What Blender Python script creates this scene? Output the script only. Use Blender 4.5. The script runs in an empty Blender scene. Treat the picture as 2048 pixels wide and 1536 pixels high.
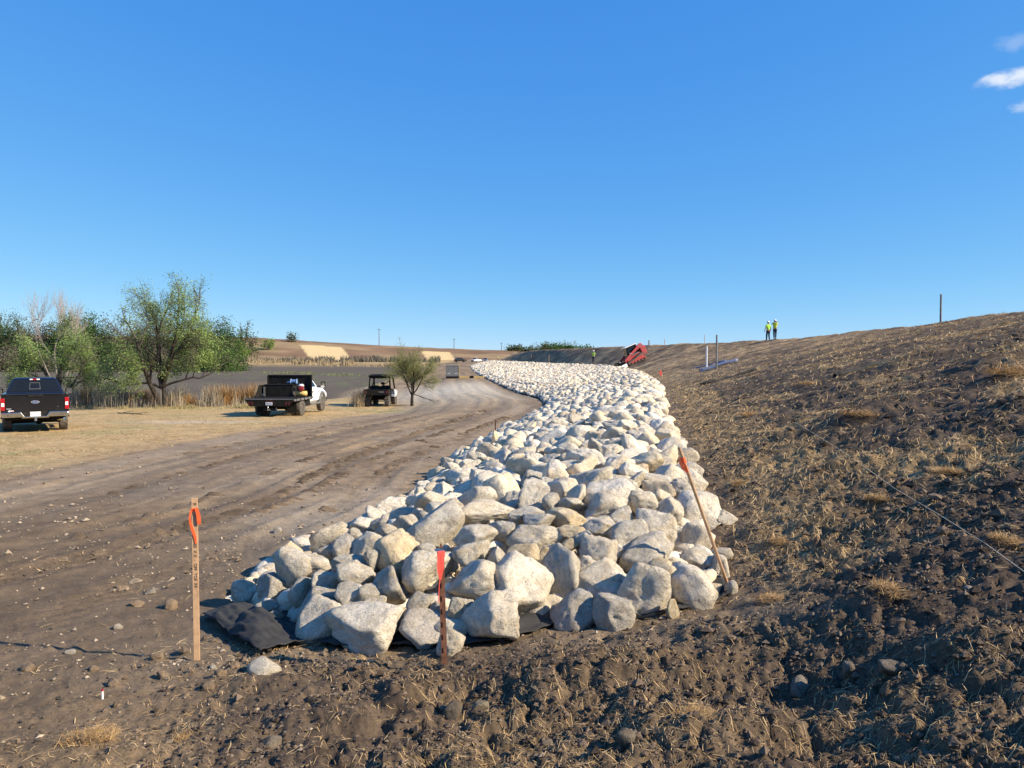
import bpy, bmesh, math, random
import numpy as np
from mathutils import Vector, Matrix

# ------------------------------------------------------------------ scene, camera, sky, sun
S = bpy.context.scene
COL = S.collection
R = math.radians
FPX, CX, CY = 1462.0, 1024.0, 768.0          # focal length and centre in the 2048 x 1536 photograph
CAM_Z = 2.6
PITCH = R(-2.05)
cam = bpy.data.cameras.new('camera')
cam.sensor_width = 36.0
cam.lens = 36.0 * FPX / 2048.0
cam.clip_start = 0.05
cam.clip_end = 6000.0
cam_o = bpy.data.objects.new('camera', cam)
COL.objects.link(cam_o)
cam_o.location = (0, 0, CAM_Z)
cam_o.rotation_euler = (R(90) + PITCH, 0, 0)
S.camera = cam_o

SUN_EL, SUN_AZ = R(32), R(106)                # azimuth clockwise from +Y: the sun stands to the right
wd = bpy.data.worlds.new('World'); S.world = wd; wd.use_nodes = True
def build_world():
    nt = wd.node_tree; n = nt.nodes; L = nt.links
    bg = n['Background']
    sky = n.new('ShaderNodeTexSky'); sky.sky_type = 'NISHITA'; sky.sun_disc = False
    sky.sun_elevation = SUN_EL; sky.sun_rotation = SUN_AZ
    sky.altitude = 200; sky.air_density = 0.6; sky.dust_density = 0.0; sky.ozone_density = 1.0
    # the deep, even blue of a phone picture: one grade for the whole sky
    sp = n.new('ShaderNodeSeparateColor'); hs = n.new('ShaderNodeCombineColor'); L.new(sky.outputs[0], sp.inputs[0])
    for i, (g_, k_) in enumerate(((.95, .57), (.55, 1.66), (.20, 4.4))):
        pw = n.new('ShaderNodeMath'); pw.operation = 'POWER'; pw.inputs[1].default_value = g_; L.new(sp.outputs[i], pw.inputs[0])
        ml = n.new('ShaderNodeMath'); ml.operation = 'MULTIPLY'; ml.inputs[1].default_value = k_; L.new(pw.outputs[0], ml.inputs[0]); L.new(ml.outputs[0], hs.inputs[i])
    # one small fair-weather cloud low in the sky on the right
    tc = n.new('ShaderNodeTexCoord')
    def direction(px, py):
        v = Vector(((px - CX) / FPX, 1.0, -(py - CY) / FPX)); v.rotate(Matrix.Rotation(PITCH, 3, 'X')); return v.normalized()
    c = direction(2076, 158); u = Vector((c.y, -c.x, 0)).normalized(); v = c.cross(u) * -1
    if v.z < 0: v = -v
    def dot(vec):
        d = n.new('ShaderNodeVectorMath'); d.operation = 'DOT_PRODUCT'; d.inputs[1].default_value = vec
        L.new(tc.outputs['Generated'], d.inputs[0]); return d.outputs['Value']
    def math_(op, a, b=None):
        m = n.new('ShaderNodeMath'); m.operation = op
        for i, x in enumerate((a, b)):
            if x is None: continue
            if isinstance(x, (int, float)): m.inputs[i].default_value = x
            else: L.new(x, m.inputs[i])
        return m.outputs[0]
    dc, du, dv = dot(c), dot(u), dot(v)
    no = n.new('ShaderNodeTexNoise'); no.inputs['Scale'].default_value = 26; no.inputs['Detail'].default_value = 7; no.inputs['Roughness'].default_value = .6
    mp = n.new('ShaderNodeMapping'); mp.inputs['Scale'].default_value = (1, 1, 2.0)
    L.new(tc.outputs['Generated'], mp.inputs[0]); L.new(mp.outputs[0], no.inputs['Vector'])
    def puff(u0, v0, a, b, gain):
        x = math_('DIVIDE', math_('SUBTRACT', du, u0), a); y = math_('DIVIDE', math_('SUBTRACT', dv, v0), b)
        r = math_('SQRT', math_('ADD', math_('MULTIPLY', x, x), math_('MULTIPLY', y, y)))
        e = math_('ADD', math_('SUBTRACT', 1.0, r), math_('MULTIPLY', math_('SUBTRACT', no.outputs[0], .5), 2.0))
        mr = n.new('ShaderNodeMapRange'); mr.interpolation_type = 'SMOOTHSTEP'
        L.new(e, mr.inputs[0]); mr.inputs[1].default_value = 0.0; mr.inputs[2].default_value = .85; mr.inputs[4].default_value = gain
        return math_('MULTIPLY', mr.outputs[0], math_('GREATER_THAN', dc, 0.2))
    m = math_('MAXIMUM', puff(0, 0.006, .062, .0125, .92), puff(0.010, -.026, .036, .010, .55))
    m = math_('MAXIMUM', m, puff(-.02, .042, .022, .012, .2))
    mix = n.new('ShaderNodeMix'); mix.data_type = 'RGBA'
    L.new(m, mix.inputs[0]); L.new(hs.outputs[0], mix.inputs[6]); mix.inputs[7].default_value = (5.9, 6.3, 6.8, 1)
    L.new(mix.outputs[2], bg.inputs[0])
    bg.inputs[1].default_value = 0.082
build_world()
sun = bpy.data.lights.new('sun', 'SUN'); sun.energy = 4.8; sun.angle = R(0.53); sun.color = (1.0, 0.87, 0.68)
sun_o = bpy.data.objects.new('sun', sun); COL.objects.link(sun_o)
sd = Vector((math.sin(SUN_AZ) * math.cos(SUN_EL), math.cos(SUN_AZ) * math.cos(SUN_EL), math.sin(SUN_EL)))
sun_o.rotation_euler = sd.to_track_quat('Z', 'Y').to_euler()
sun_o.location = sd * 60
S.view_settings.view_transform = 'Standard'; S.view_settings.look = 'None'
S.view_settings.exposure = 0.88; S.view_settings.gamma = 1.0; S.view_settings.use_curve_mapping = False

# ------------------------------------------------------------------ noise and maths
def _hash(ix, iy, iz, seed):
    h = (ix * 374761393 + iy * 668265263 + iz * 2147483647 % 4294967291 + seed * 144665) & 0xffffffff
    h = ((h ^ (h >> 13)) * 1274126177) & 0xffffffff
    h = ((h ^ (h >> 15)) * 2246822519) & 0xffffffff
    return ((h ^ (h >> 16)) & 0xffff) / 65535.0
def vnoise(x, y, seed=0):
    x = np.asarray(x, float); y = np.asarray(y, float)
    fx = np.floor(x); fy = np.floor(y); ix = fx.astype(np.int64) & 0xfffff; iy = fy.astype(np.int64) & 0xfffff
    u = x - fx; v = y - fy; u = u * u * u * (u * (u * 6 - 15) + 10); v = v * v * v * (v * (v * 6 - 15) + 10)
    a = _hash(ix, iy, 0, seed); b = _hash(ix + 1, iy, 0, seed); c = _hash(ix, iy + 1, 0, seed); d = _hash(ix + 1, iy + 1, 0, seed)
    return a + (b - a) * u + (c - a) * v + (a - b - c + d) * u * v
def fbm(x, y, o=4, seed=0, g=.5):
    s = 0; a = 1; t = 0
    for i in range(o):
        s = s + a * vnoise(x, y, seed + i * 17); t += a; a *= g
        x, y = np.asarray(x) * 1.62 + np.asarray(y) * 1.18 + 7.3, np.asarray(y) * 1.62 - np.asarray(x) * 1.18 + 3.1
    return s / t
def vnoise3(p, seed=0):
    f = np.floor(p); i = f.astype(np.int64) & 0xfffff; w = p - f; w = w * w * (3 - 2 * w)
    out = 0
    for dx in (0, 1):
        for dy in (0, 1):
            for dz in (0, 1):
                k = _hash(i[:, 0] + dx, i[:, 1] + dy, (i[:, 2] + dz) * 7919, seed)
                out = out + k * (w[:, 0] if dx else 1 - w[:, 0]) * (w[:, 1] if dy else 1 - w[:, 1]) * (w[:, 2] if dz else 1 - w[:, 2])
    return out
def fbm3(p, o=3, seed=0, g=.5):
    s = 0; a = 1; t = 0
    for i in range(o):
        s = s + a * vnoise3(p + 31.7 * i + 11, seed + i * 13); t += a; a *= g; p = p * 2.03
    return s / t
def sstep(a, b, x):
    t = np.clip((np.asarray(x, float) - a) / (b - a), 0, 1); return t * t * (3 - 2 * t)
def curve(pts):
    """smooth monotone interpolation through (y, value) pairs"""
    xs = np.array([p[0] for p in pts], float); ys = np.array([p[1] for p in pts], float)
    h = np.diff(xs); d = np.diff(ys) / h; m = np.zeros(len(xs)); m[0] = d[0]; m[-1] = d[-1]
    for i in range(1, len(xs) - 1):
        if d[i - 1] * d[i] > 0:
            w1 = 2 * h[i] + h[i - 1]; w2 = h[i] + 2 * h[i - 1]; m[i] = (w1 + w2) / (w1 / d[i - 1] + w2 / d[i])
    def f(x):
        x = np.asarray(x, float); xc = np.clip(x, xs[0], xs[-1]); k = np.clip(np.searchsorted(xs, xc) - 1, 0, len(xs) - 2)
        t = (xc - xs[k]) / h[k]
        return ((2 * t**3 - 3 * t**2 + 1) * ys[k] + (t**3 - 2 * t**2 + t) * h[k] * m[k] + (-2 * t**3 + 3 * t**2) * ys[k + 1] + (t**3 - t**2) * h[k] * m[k + 1])
    return f

# ------------------------------------------------------------------ the lie of the land (metres; +Y away from the camera)
road_z = curve([(-40, 1.1), (0, .98), (2.2, .84), (3.4, .66), (4.6, .50), (5.6, .42), (7, .34), (10, .2), (13, .1), (20, .02), (30, 0), (60, 0), (120, .2), (200, .5), (300, .85), (420, 1.3), (800, 2)])
XL = curve([(-40, -3), (4.2, -2.5), (6.9, -2.75), (8.5, -2.35), (10.4, -2.0), (12.6, -1.7), (16.9, -1.5), (23, -.65), (30, .6), (39, 1.95), (45, 1.9), (54, .6), (72, -1.3), (109, -4.9), (141, -7.4), (200, -10.5), (300, -7.5), (420, -8), (800, -8)])
XR = curve([(-40, 1.2), (0, 1.5), (4, 1.55), (6, 1.66), (7.4, 2.0), (8.6, 2.15), (12.8, 2.85), (17.8, 3.75), (30, 6.1), (47, 9.0), (65, 11.2), (80, 12.3), (92, 12.0), (105, 10.0), (117, 7.6), (159, 1.8), (205, -4.4), (300, -2.5), (420, -2), (800, 0)])
ZR = curve([(-40, 1.1), (0, 1.05), (4, .8), (6, .66), (7.4, .86), (8.6, .98), (12.8, 1.1), (30, 1.1), (65, 1.2), (100, 1.25), (205, 1.5), (300, 1.6), (800, 2.2)])
XC = curve([(-40, 12), (0, 13.6), (24.6, 17.4), (45, 21.6), (62, 23.4), (72, 22.8), (82, 20.8), (93, 18.4), (120, 11.6), (156, 5.0), (205, 2.5), (300, 6), (420, 4), (800, 10)])
YF = curve([(-4, 9), (-2.75, 6.9), (-1.9, 5.85), (-1.15, 5.25), (-.15, 5.2), (.4, 5.55), (1.05, 5.6), (1.72, 5.95), (2.6, 7.2), (3.2, 8.6), (5, 14)])
ZC = 4.2
RIDGE = curve([(-1.2, 19), (-.7, 17), (-.372, 16.0), (-.317, 14.7), (-.235, 11.9), (-.14, 9.8), (-.016, 7.4), (.12, 5.4), (1.2, 5)])
RIP_END = 205.0

def lake_mask(X, Y):
    right = -12.5 - np.clip(Y - 60, 0, 300) * .05 + 3.0 * (fbm(Y * .05, X * .01, 2, 5) - .5)
    near = 49 + np.clip(-X - 12, 0, 100) * .10 + 3 * (fbm(X * .12, 0 * X, 2, 9) - .5)
    return sstep(0, 5, right - X) * sstep(0, 9, Y - near) * (1 - sstep(262, 285, Y))

def base(X, Y):
    X = np.asarray(X, float); Y = np.asarray(Y, float)
    xl, xr, xc, zr, rz = XL(Y), XR(Y), XC(Y), ZR(Y), road_z(Y)
    left = rz - .42 * sstep(22, 44, Y) * sstep(-1.5, -7.5, X - xl + 1.5) * (1 - sstep(70, 110, Y))
    left = left + .012 * np.clip(-X - 3, 0, 60) * (1 - sstep(8, 25, Y)) * -1.0
    lk = lake_mask(X, Y); left = left * (1 - lk) + (-.92) * lk
    t = np.clip((X - xl) / np.maximum(xr - xl, .1), 0, 1); mid = left + (zr - left) * (t * t * (1.6 - .6 * t) * .5 + .5 * t)
    s = np.clip((X - xr) / np.maximum(xc - xr, .1), 0, 1.0)
    up = s - .10 * sstep(.8, 1.0, s) * s * .0 + .05 * np.sin(s * math.pi)
    z = np.where(X > xr, zr + (ZC - zr) * np.minimum(up, 1.0), mid)
    over = np.clip(X - xc - 5.5, 0, 200)
    z = z - np.where(X > xc, np.minimum(over * .32, 5.0), 0) + np.where(X > xc, .05 * np.clip(X - xc, 0, 5.5) / 5.5, 0)
    # far hillside
    a = X / np.maximum(Y, 1.0); rd = RIDGE(a)
    f = sstep(285, 335, Y) * .16 + .84 * sstep(345, 470, Y)
    hill = -.9 + (rd + .9) * f - 2.0 * sstep(480, 700, Y)
    return np.where(Y > 262, np.maximum(z, hill), z)

def front_d(X, Y): return Y - YF(X)
def in_rip(X, Y):
    return (X > XL(Y)) & (X < XR(Y)) & (front_d(X, Y) > 0) & (Y < RIP_END)
def envelope(X, Y):
    """top of the stone bank"""
    X = np.asarray(X, float); Y = np.asarray(Y, float)
    g = base(X, Y)
    e = np.stack([.56 + 0 * X - .06 * sstep(7, 10, Y), .10 + .80 * front_d(X, Y), .10 + .34 * (X - XL(Y)), .12 + .45 * (XR(Y) - X)])
    k = 7.0
    th = -np.log(np.exp(-k * e).sum(0)) / k
    return g + th

GRASS_EDGE = curve([(-40, -26), (6, -20), (10, -15), (14.5, -12.2), (18, -11.4), (23, -10.6), (29, -9.2), (35.5, -8.4), (41, -6.2), (48, -7.4), (60, -12), (120, -16), (400, -30)])
# small mounds and hollows of the dug soil in front: x, y, height, radius x, radius y
HUMPS = [(.55, 4.35, .13, .55, .28), (1.45, 4.9, .10, .5, .30), (-.25, 4.15, -.10, .30, .20), (-.62, 4.2, .09, .22, .2), (.0, 3.6, -.08, .4, .2), (1.55, 4.05, -.12, .45, .28),
         (2.3, 4.6, .12, .45, .3), (2.45, 3.7, .10, .4, .3), (3.0, 5.3, .08, .5, .3), (1.1, 3.45, .07, .3, .2), (1.35, 3.35, -.09, .25, .15), (-1.1, 3.9, .07, .35, .22), (-2.3, 3.55, .06, .4, .2), (-1.55, 4.5, .05, .3, .15),
         (2.9, 6.9, .08, .6, .25), (3.6, 7.9, .10, .5, .3), (4.4, 6.4, .07, .5, .3), (5.8, 8.2, .14, .5, .4), (4.9, 10.4, .12, .9, .4), (7.8, 11.8, .16, .7, .5), (8.8, 15.5, .2, 1.0, .6), (6.3, 13.6, .12, .8, .4)]
def detail(X, Y):
    X = np.asarray(X, float); Y = np.asarray(Y, float)
    xl, xr = XL(Y), XR(Y); rr = np.hypot(X, Y)
    dam = sstep(-.3, 1.2, X - xr) * (Y > -10)
    fore = (1 - sstep(4.2, 5.6, Y - .25 * np.clip(-X, 0, 3)))
    dug = np.maximum(dam, fore * sstep(-2.6, -.6, X))
    lake = lake_mask(X, Y); hill = sstep(290, 330, Y)
    z = .05 * (fbm(X * .55, Y * .55, 3, 3) - .5)
    for hx, hy, hh, rx, ry in HUMPS:
        z = z + hh * np.exp(-(((X - hx) / rx) ** 2 + ((Y - hy) / ry) ** 2))
    amp = .026 + .026 * dug + .012 * fore
    n1 = fbm(X * 2.6, Y * 2.6, 3, 21); n2 = fbm(X * 9, Y * 9, 3, 22); n3 = fbm(X * 30, Y * 30, 2, 23)
    n4 = fbm(X * 13 + 5, Y * 13, 2, 24)
    z = z + amp * (n1 - .5) * 1.0 + amp * .8 * (n2 - .5) + (amp * .6) * (n3 - .5) * (rr < 16) + dug * .012 * sstep(.52, .62, n4) * (rr < 14)
    rid = np.abs(fbm(X * 5.2, Y * 5.2, 2, 41) - .5) * 2
    z = z - dug * .05 * (1 - rid) ** 4
    # track-walked grooves that run up the embankment
    along = Y * .92 + X * .30 + 1.2 * (fbm(X * .16, Y * .16, 2, 61) - .5)
    gro = np.sin(along * 2 * math.pi / .62) * .5 + .5 * np.sin(along * 2 * math.pi / 1.37 + 1.3)
    wide = sstep(14, 60, rr)
    z = z + dam * (1 - sstep(150, 260, Y)) * (.022 * gro * (fbm(X * .5, Y * .5, 2, 62) > .42) * (1 - wide) + wide * (.05 * np.sin(along * 2 * math.pi / 1.9) + .07 * (fbm(along * .55, X * .10, 3, 63) - .5) * 2))
    # wheel ruts and cleat marks on the haul road, parallel to the bank
    u = X - xl
    road = (1 - dam) * (u < -.6) * (X > GRASS_EDGE(Y) - 2) * (1 - lake) * sstep(6.0, 8.0, Y + np.clip(-X - 2, 0, 8) * .4)
    for c, w, d, cl in ((-1.25, .30, .03, .034), (-2.75, .32, .035, .036), (-4.1, .3, .03, .0), (-5.9, .3, .035, .008), (-7.6, .3, .03, .008), (-3.4, .22, .02, .012), (-9.2, .3, .02, .0)):
        cc = c + .35 * (fbm(Y * .09, 0 * Y + c, 2, 71) - .5) * 2
        m = np.exp(-((u - cc) / w) ** 4)
        z = z + road * m * (-d + cl * sstep(-.3, .5, np.sin((Y - 1.3 * (u - cc)) * 2 * math.pi / .34)) * sstep(.32, .5, fbm(X * .4, Y * .3, 2, 72)) * (rr < 40))
        z = z + road * .02 * np.exp(-((np.abs(u - cc) - w * 1.25) / .1) ** 2) * sstep(.4, .7, fbm(X * .8, Y * .8, 2, 73))
    z = z + lake * .06 * (fbm(X * .35, Y * .35, 3, 81) - .5) + hill * (1.6 * (fbm(X * .02, Y * .02, 4, 91) - .5) + .5 * (fbm(X * .15, Y * .15, 3, 92) - .5))
    z = z + dam * sstep(-3, 1, X - XC(Y)) * .22 * (fbm(X * .25, Y * .25, 3, 95) - .5) * (rr > 15)
    rip = in_rip(X, Y)
    zr_ = np.maximum(envelope(X, Y) - .33 - .0, base(X, Y) - .05)
    return np.where(rip, zr_ - base(X, Y), z)
def gz(X, Y): return base(X, Y) + detail(X, Y)
def gz1(x, y): return float(gz(np.array([float(x)]), np.array([float(y)]))[0])

def ray(px, py):
    v = Vector(((px - CX) / FPX, 1.0, -(py - CY) / FPX)); v.rotate(Matrix.Rotation(PITCH, 3, 'X')); return v / v.y
def on(px, py, f=base, lo=2.0, hi=500.0):
    """where the line of sight through a pixel of the photograph meets the surface f(X, Y)"""
    v = ray(px, py); t = np.exp(np.linspace(math.log(lo), math.log(hi), 6000))
    d = CAM_Z + v.z * t - f(v.x * t, t); k = np.argmax(d < 0)
    if d[k] >= 0: k = len(t) - 1
    return Vector((v.x * t[k], t[k], CAM_Z + v.z * t[k]))
def at(px, py, Y):
    v = ray(px, py); return Vector((v.x * Y, Y, CAM_Z + v.z * Y))
def ground_at(px, py): 
    p = on(px, py); p.z = gz1(p.x, p.y); return p

# ------------------------------------------------------------------ materials
MAT = {}
def nodes_of(name):
    m = bpy.data.materials.new(name); m.use_nodes = True; MAT[name] = m
    return m, m.node_tree.nodes, m.node_tree.links, m.node_tree.nodes['Principled BSDF']
def mat(name, col, rough=.6, metal=0.0, var=.12, scale=6.0, bump=0.0, bscale=60, spec=None, coat=0, emit=None, alpha=None, trans=0, dust=None):
    m, n, L, b = nodes_of(name)
    b.inputs['Roughness'].default_value = rough; b.inputs['Metallic'].default_value = metal
    if spec is not None: b.inputs['Specular IOR Level'].default_value = spec
    if coat: b.inputs['Coat Weight'].default_value = coat; b.inputs['Coat Roughness'].default_value = .08
    if trans: b.inputs['Transmission Weight'].default_value = trans
    tc = n.new('ShaderNodeTexCoord'); no = n.new('ShaderNodeTexNoise')
    no.inputs['Scale'].default_value = scale; no.inputs['Detail'].default_value = 5
    L.new(tc.outputs['Object'], no.inputs['Vector'])
    rp = n.new('ShaderNodeMapRange'); rp.inputs[1].default_value = .3; rp.inputs[2].default_value = .7
    L.new(no.outputs[0], rp.inputs[0])
    mx = n.new('ShaderNodeMix'); mx.data_type = 'RGBA'
    mx.inputs[6].default_value = [c * (1 - var) for c in col] + [1]; mx.inputs[7].default_value = [min(c * (1 + var), 1) for c in col] + [1]
    if dust: mx.inputs[7].default_value = list(dust) + [1]
    L.new(rp.outputs[0], mx.inputs[0]); L.new(mx.outputs[2], b.inputs['Base Color'])
    if bump:
        n2 = n.new('ShaderNodeTexNoise'); n2.inputs['Scale'].default_value = bscale; n2.inputs['Detail'].default_value = 6
        L.new(tc.outputs['Object'], n2.inputs['Vector'])
        bp = n.new('ShaderNodeBump'); bp.inputs['Strength'].default_value = 1.0; bp.inputs['Distance'].default_value = bump
        L.new(n2.outputs[0], bp.inputs['Height']); L.new(bp.outputs[0], b.inputs['Normal'])
    return m
def attr_mat(name, rough=.95, noise=((3.0, .25), (40.0, .3)), bump=((60.0, .012), (220.0, .004)), spec=.15, trans=0.0):
    """colour comes from the per-vertex soil / leaf / straw colour, with fine grain on top"""
    m, n, L, b = nodes_of(name)
    b.inputs['Roughness'].default_value = rough; b.inputs['Specular IOR Level'].default_value = spec
    at_ = n.new('ShaderNodeAttribute'); at_.attribute_name = 'col'; tc = n.new('ShaderNodeTexCoord'); c = at_.outputs['Color']
    for sc, am in noise:
        no = n.new('ShaderNodeTexNoise'); no.inputs['Scale'].default_value = sc; no.inputs['Detail'].default_value = 6; no.inputs['Roughness'].default_value = .65
        L.new(tc.outputs['Object'], no.inputs['Vector'])
        mr = n.new('ShaderNodeMapRange'); mr.inputs[1].default_value = .3; mr.inputs[2].default_value = .7; mr.inputs[3].default_value = 1 - am; mr.inputs[4].default_value = 1 + am
        L.new(no.outputs[0], mr.inputs[0])
        vm = n.new('ShaderNodeVectorMath'); vm.operation = 'SCALE'; L.new(c, vm.inputs[0]); L.new(mr.outputs[0], vm.inputs['Scale']); c = vm.outputs[0]
    L.new(c, b.inputs['Base Color'])
    nrm = None
    for sc, d in bump:
        no = n.new('ShaderNodeTexNoise'); no.inputs['Scale'].default_value = sc; no.inputs['Detail'].default_value = 6; no.inputs['Roughness'].default_value = .7
        L.new(tc.outputs['Object'], no.inputs['Vector'])
        bp = n.new('ShaderNodeBump'); bp.inputs['Strength'].default_value = 1.0; bp.inputs['Distance'].default_value = d
        L.new(no.outputs[0], bp.inputs['Height'])
        if nrm is not None: L.new(nrm, bp.inputs['Normal'])
        nrm = bp.outputs[0]
    if nrm is not None: L.new(nrm, b.inputs['Normal'])
    if trans:
        tr = n.new('ShaderNodeBsdfTranslucent'); L.new(c, tr.inputs[0]); ms = n.new('ShaderNodeMixShader'); ms.inputs[0].default_value = trans
        L.new(b.outputs[0], ms.inputs[1]); L.new(tr.outputs[0], ms.inputs[2]); L.new(ms.outputs[0], n['Material Output'].inputs[0])
    return m
def limestone():
    m, n, L, b = nodes_of('limestone')
    b.inputs['Roughness'].default_value = .92; b.inputs['Specular IOR Level'].default_value = .2
    tc = n.new('ShaderNodeTexCoord'); oi = n.new('ShaderNodeObjectInfo'); at_ = n.new('ShaderNodeAttribute'); at_.attribute_name = 'col'
    ad = n.new('ShaderNodeVectorMath'); ad.operation = 'ADD'; L.new(tc.outputs['Object'], ad.inputs[0])
    sc = n.new('ShaderNodeVectorMath'); sc.operation = 'SCALE'; sc.inputs[0].default_value = (37, 51, 23); L.new(oi.outputs['Random'], sc.inputs['Scale']); L.new(sc.outputs[0], ad.inputs[1])
    P = ad.outputs[0]
    def noise(s, d=6, r=.6):
        x = n.new('ShaderNodeTexNoise'); x.inputs['Scale'].default_value = s; x.inputs['Detail'].default_value = d; x.inputs['Roughness'].default_value = r; L.new(P, x.inputs['Vector']); return x.outputs[0]
    def rng(v, a, b_, lo=0.0, hi=1.0):
        x = n.new('ShaderNodeMapRange'); x.inputs[1].default_value = a; x.inputs[2].default_value = b_; x.inputs[3].default_value = lo; x.inputs[4].default_value = hi; L.new(v, x.inputs[0]); return x.outputs[0]
    def mix(f, a, b_):
        x = n.new('ShaderNodeMix'); x.data_type = 'RGBA'
        L.new(f, x.inputs[0])
        for i, q in ((6, a), (7, b_)):
            if isinstance(q, tuple): x.inputs[i].default_value = q + (1,)
            else: L.new(q, x.inputs[i])
        return x.outputs[2]
    c = mix(rng(noise(1.1), .42, .68), (.76, .69, .565), (.63, .525, .375))          # cream to tan
    c = mix(rng(noise(2.0, 8, .7), .56, .66, 0, .75), c, (.48, .46, .415))                    # weathered grey patches
    c = mix(rng(noise(11, 5, .75), .55, .66, 0, .7), c, (.30, .26, .205))             # dark specks and pits
    c = mix(rng(noise(4, 6, .6), .58, .70, 0, .6), c, (.80, .77, .70))               # chalky bruises
    vm = n.new('ShaderNodeVectorMath'); vm.operation = 'MULTIPLY'; L.new(c, vm.inputs[0]); L.new(at_.outputs['Color'], vm.inputs[1])
    L.new(vm.outputs[0], b.inputs['Base Color'])
    vo = n.new('ShaderNodeTexVoronoi'); vo.inputs['Scale'].default_value = 9; L.new(P, vo.inputs['Vector'])
    pit = rng(vo.outputs['Distance'], .08, .34)
    pm = n.new('ShaderNodeMath'); pm.operation = 'MULTIPLY'; L.new(pit, pm.inputs[0]); L.new(rng(noise(3.3), .45, .62), pm.inputs[1])
    nrm = None
    for v, d in ((noise(3.2, 9, .66), .034), (pm.outputs[0], .013), (noise(22, 8, .75), .013)):
        bp = n.new('ShaderNodeBump'); bp.inputs['Strength'].default_value = 1.0; bp.inputs['Distance'].default_value = d; L.new(v, bp.inputs['Height'])
        if nrm is not None: L.new(nrm, bp.inputs['Normal'])
        nrm = bp.outputs[0]
    L.new(nrm, b.inputs['Normal'])
    return m
limestone()
attr_mat('soil', bump=((60.0, .010), (220.0, .003)))
attr_mat('leaf', .6, ((.8, .25),), (), .3, .35)
attr_mat('straw', .7, ((15., .2),), (), .3, .15)
attr_mat('clod', .95, ((25., .3),), ((90., .003),), .1)
attr_mat('bark', .9, ((6., .3),), ((30., .02),), .1)

# ------------------------------------------------------------------ object helpers
def mesh_from(name, V, F, cols=None, smooth=False, m=None):
    """V (n,3), F (k,3|4) arrays of equal-sided faces"""
    V = np.asarray(V, np.float32); F = np.asarray(F, np.int32)
    me = bpy.data.meshes.new(name); k = F.shape[1]
    me.vertices.add(len(V)); me.vertices.foreach_set('co', V.ravel())
    me.loops.add(F.size); me.loops.foreach_set('vertex_index', F.ravel())
    me.polygons.add(len(F)); me.polygons.foreach_set('loop_start', np.arange(0, F.size, k, dtype=np.int32))
    if cols is not None:
        a = me.attributes.new('col', 'FLOAT_COLOR', 'POINT'); c = np.ones((len(V), 4), np.float32); c[:, :3] = cols; a.data.foreach_set('color', c.ravel())
    me.polygons.foreach_set('use_smooth', np.full(len(F), smooth, bool))
    me.update(calc_edges=True)
    if m: me.materials.append(MAT[m])
    return me
def link(name, me, parent=None, loc=None):
    o = bpy.data.objects.new(name, me); COL.objects.link(o)
    if parent is not None: o.parent = parent
    if loc is not None: o.location = loc
    return o
def tag(o, label=None, cat=None, group=None, kind=None):
    if label: o['label'] = label
    if cat: o['category'] = cat
    if group: o['group'] = group
    if kind: o['kind'] = kind
    return o
def thing(name, label, cat, loc=(0, 0, 0), rz=0.0, group=None):
    o = bpy.data.objects.new(name, None); COL.objects.link(o); o.location = loc; o.rotation_euler = (0, 0, rz); o.empty_display_size = .2
    return tag(o, label, cat, group)
def copy_tree(o, parent=None):
    c = o.copy(); COL.objects.link(c); c.parent = parent
    for ch in list(o.children): copy_tree(ch, c)
    return c
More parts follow.
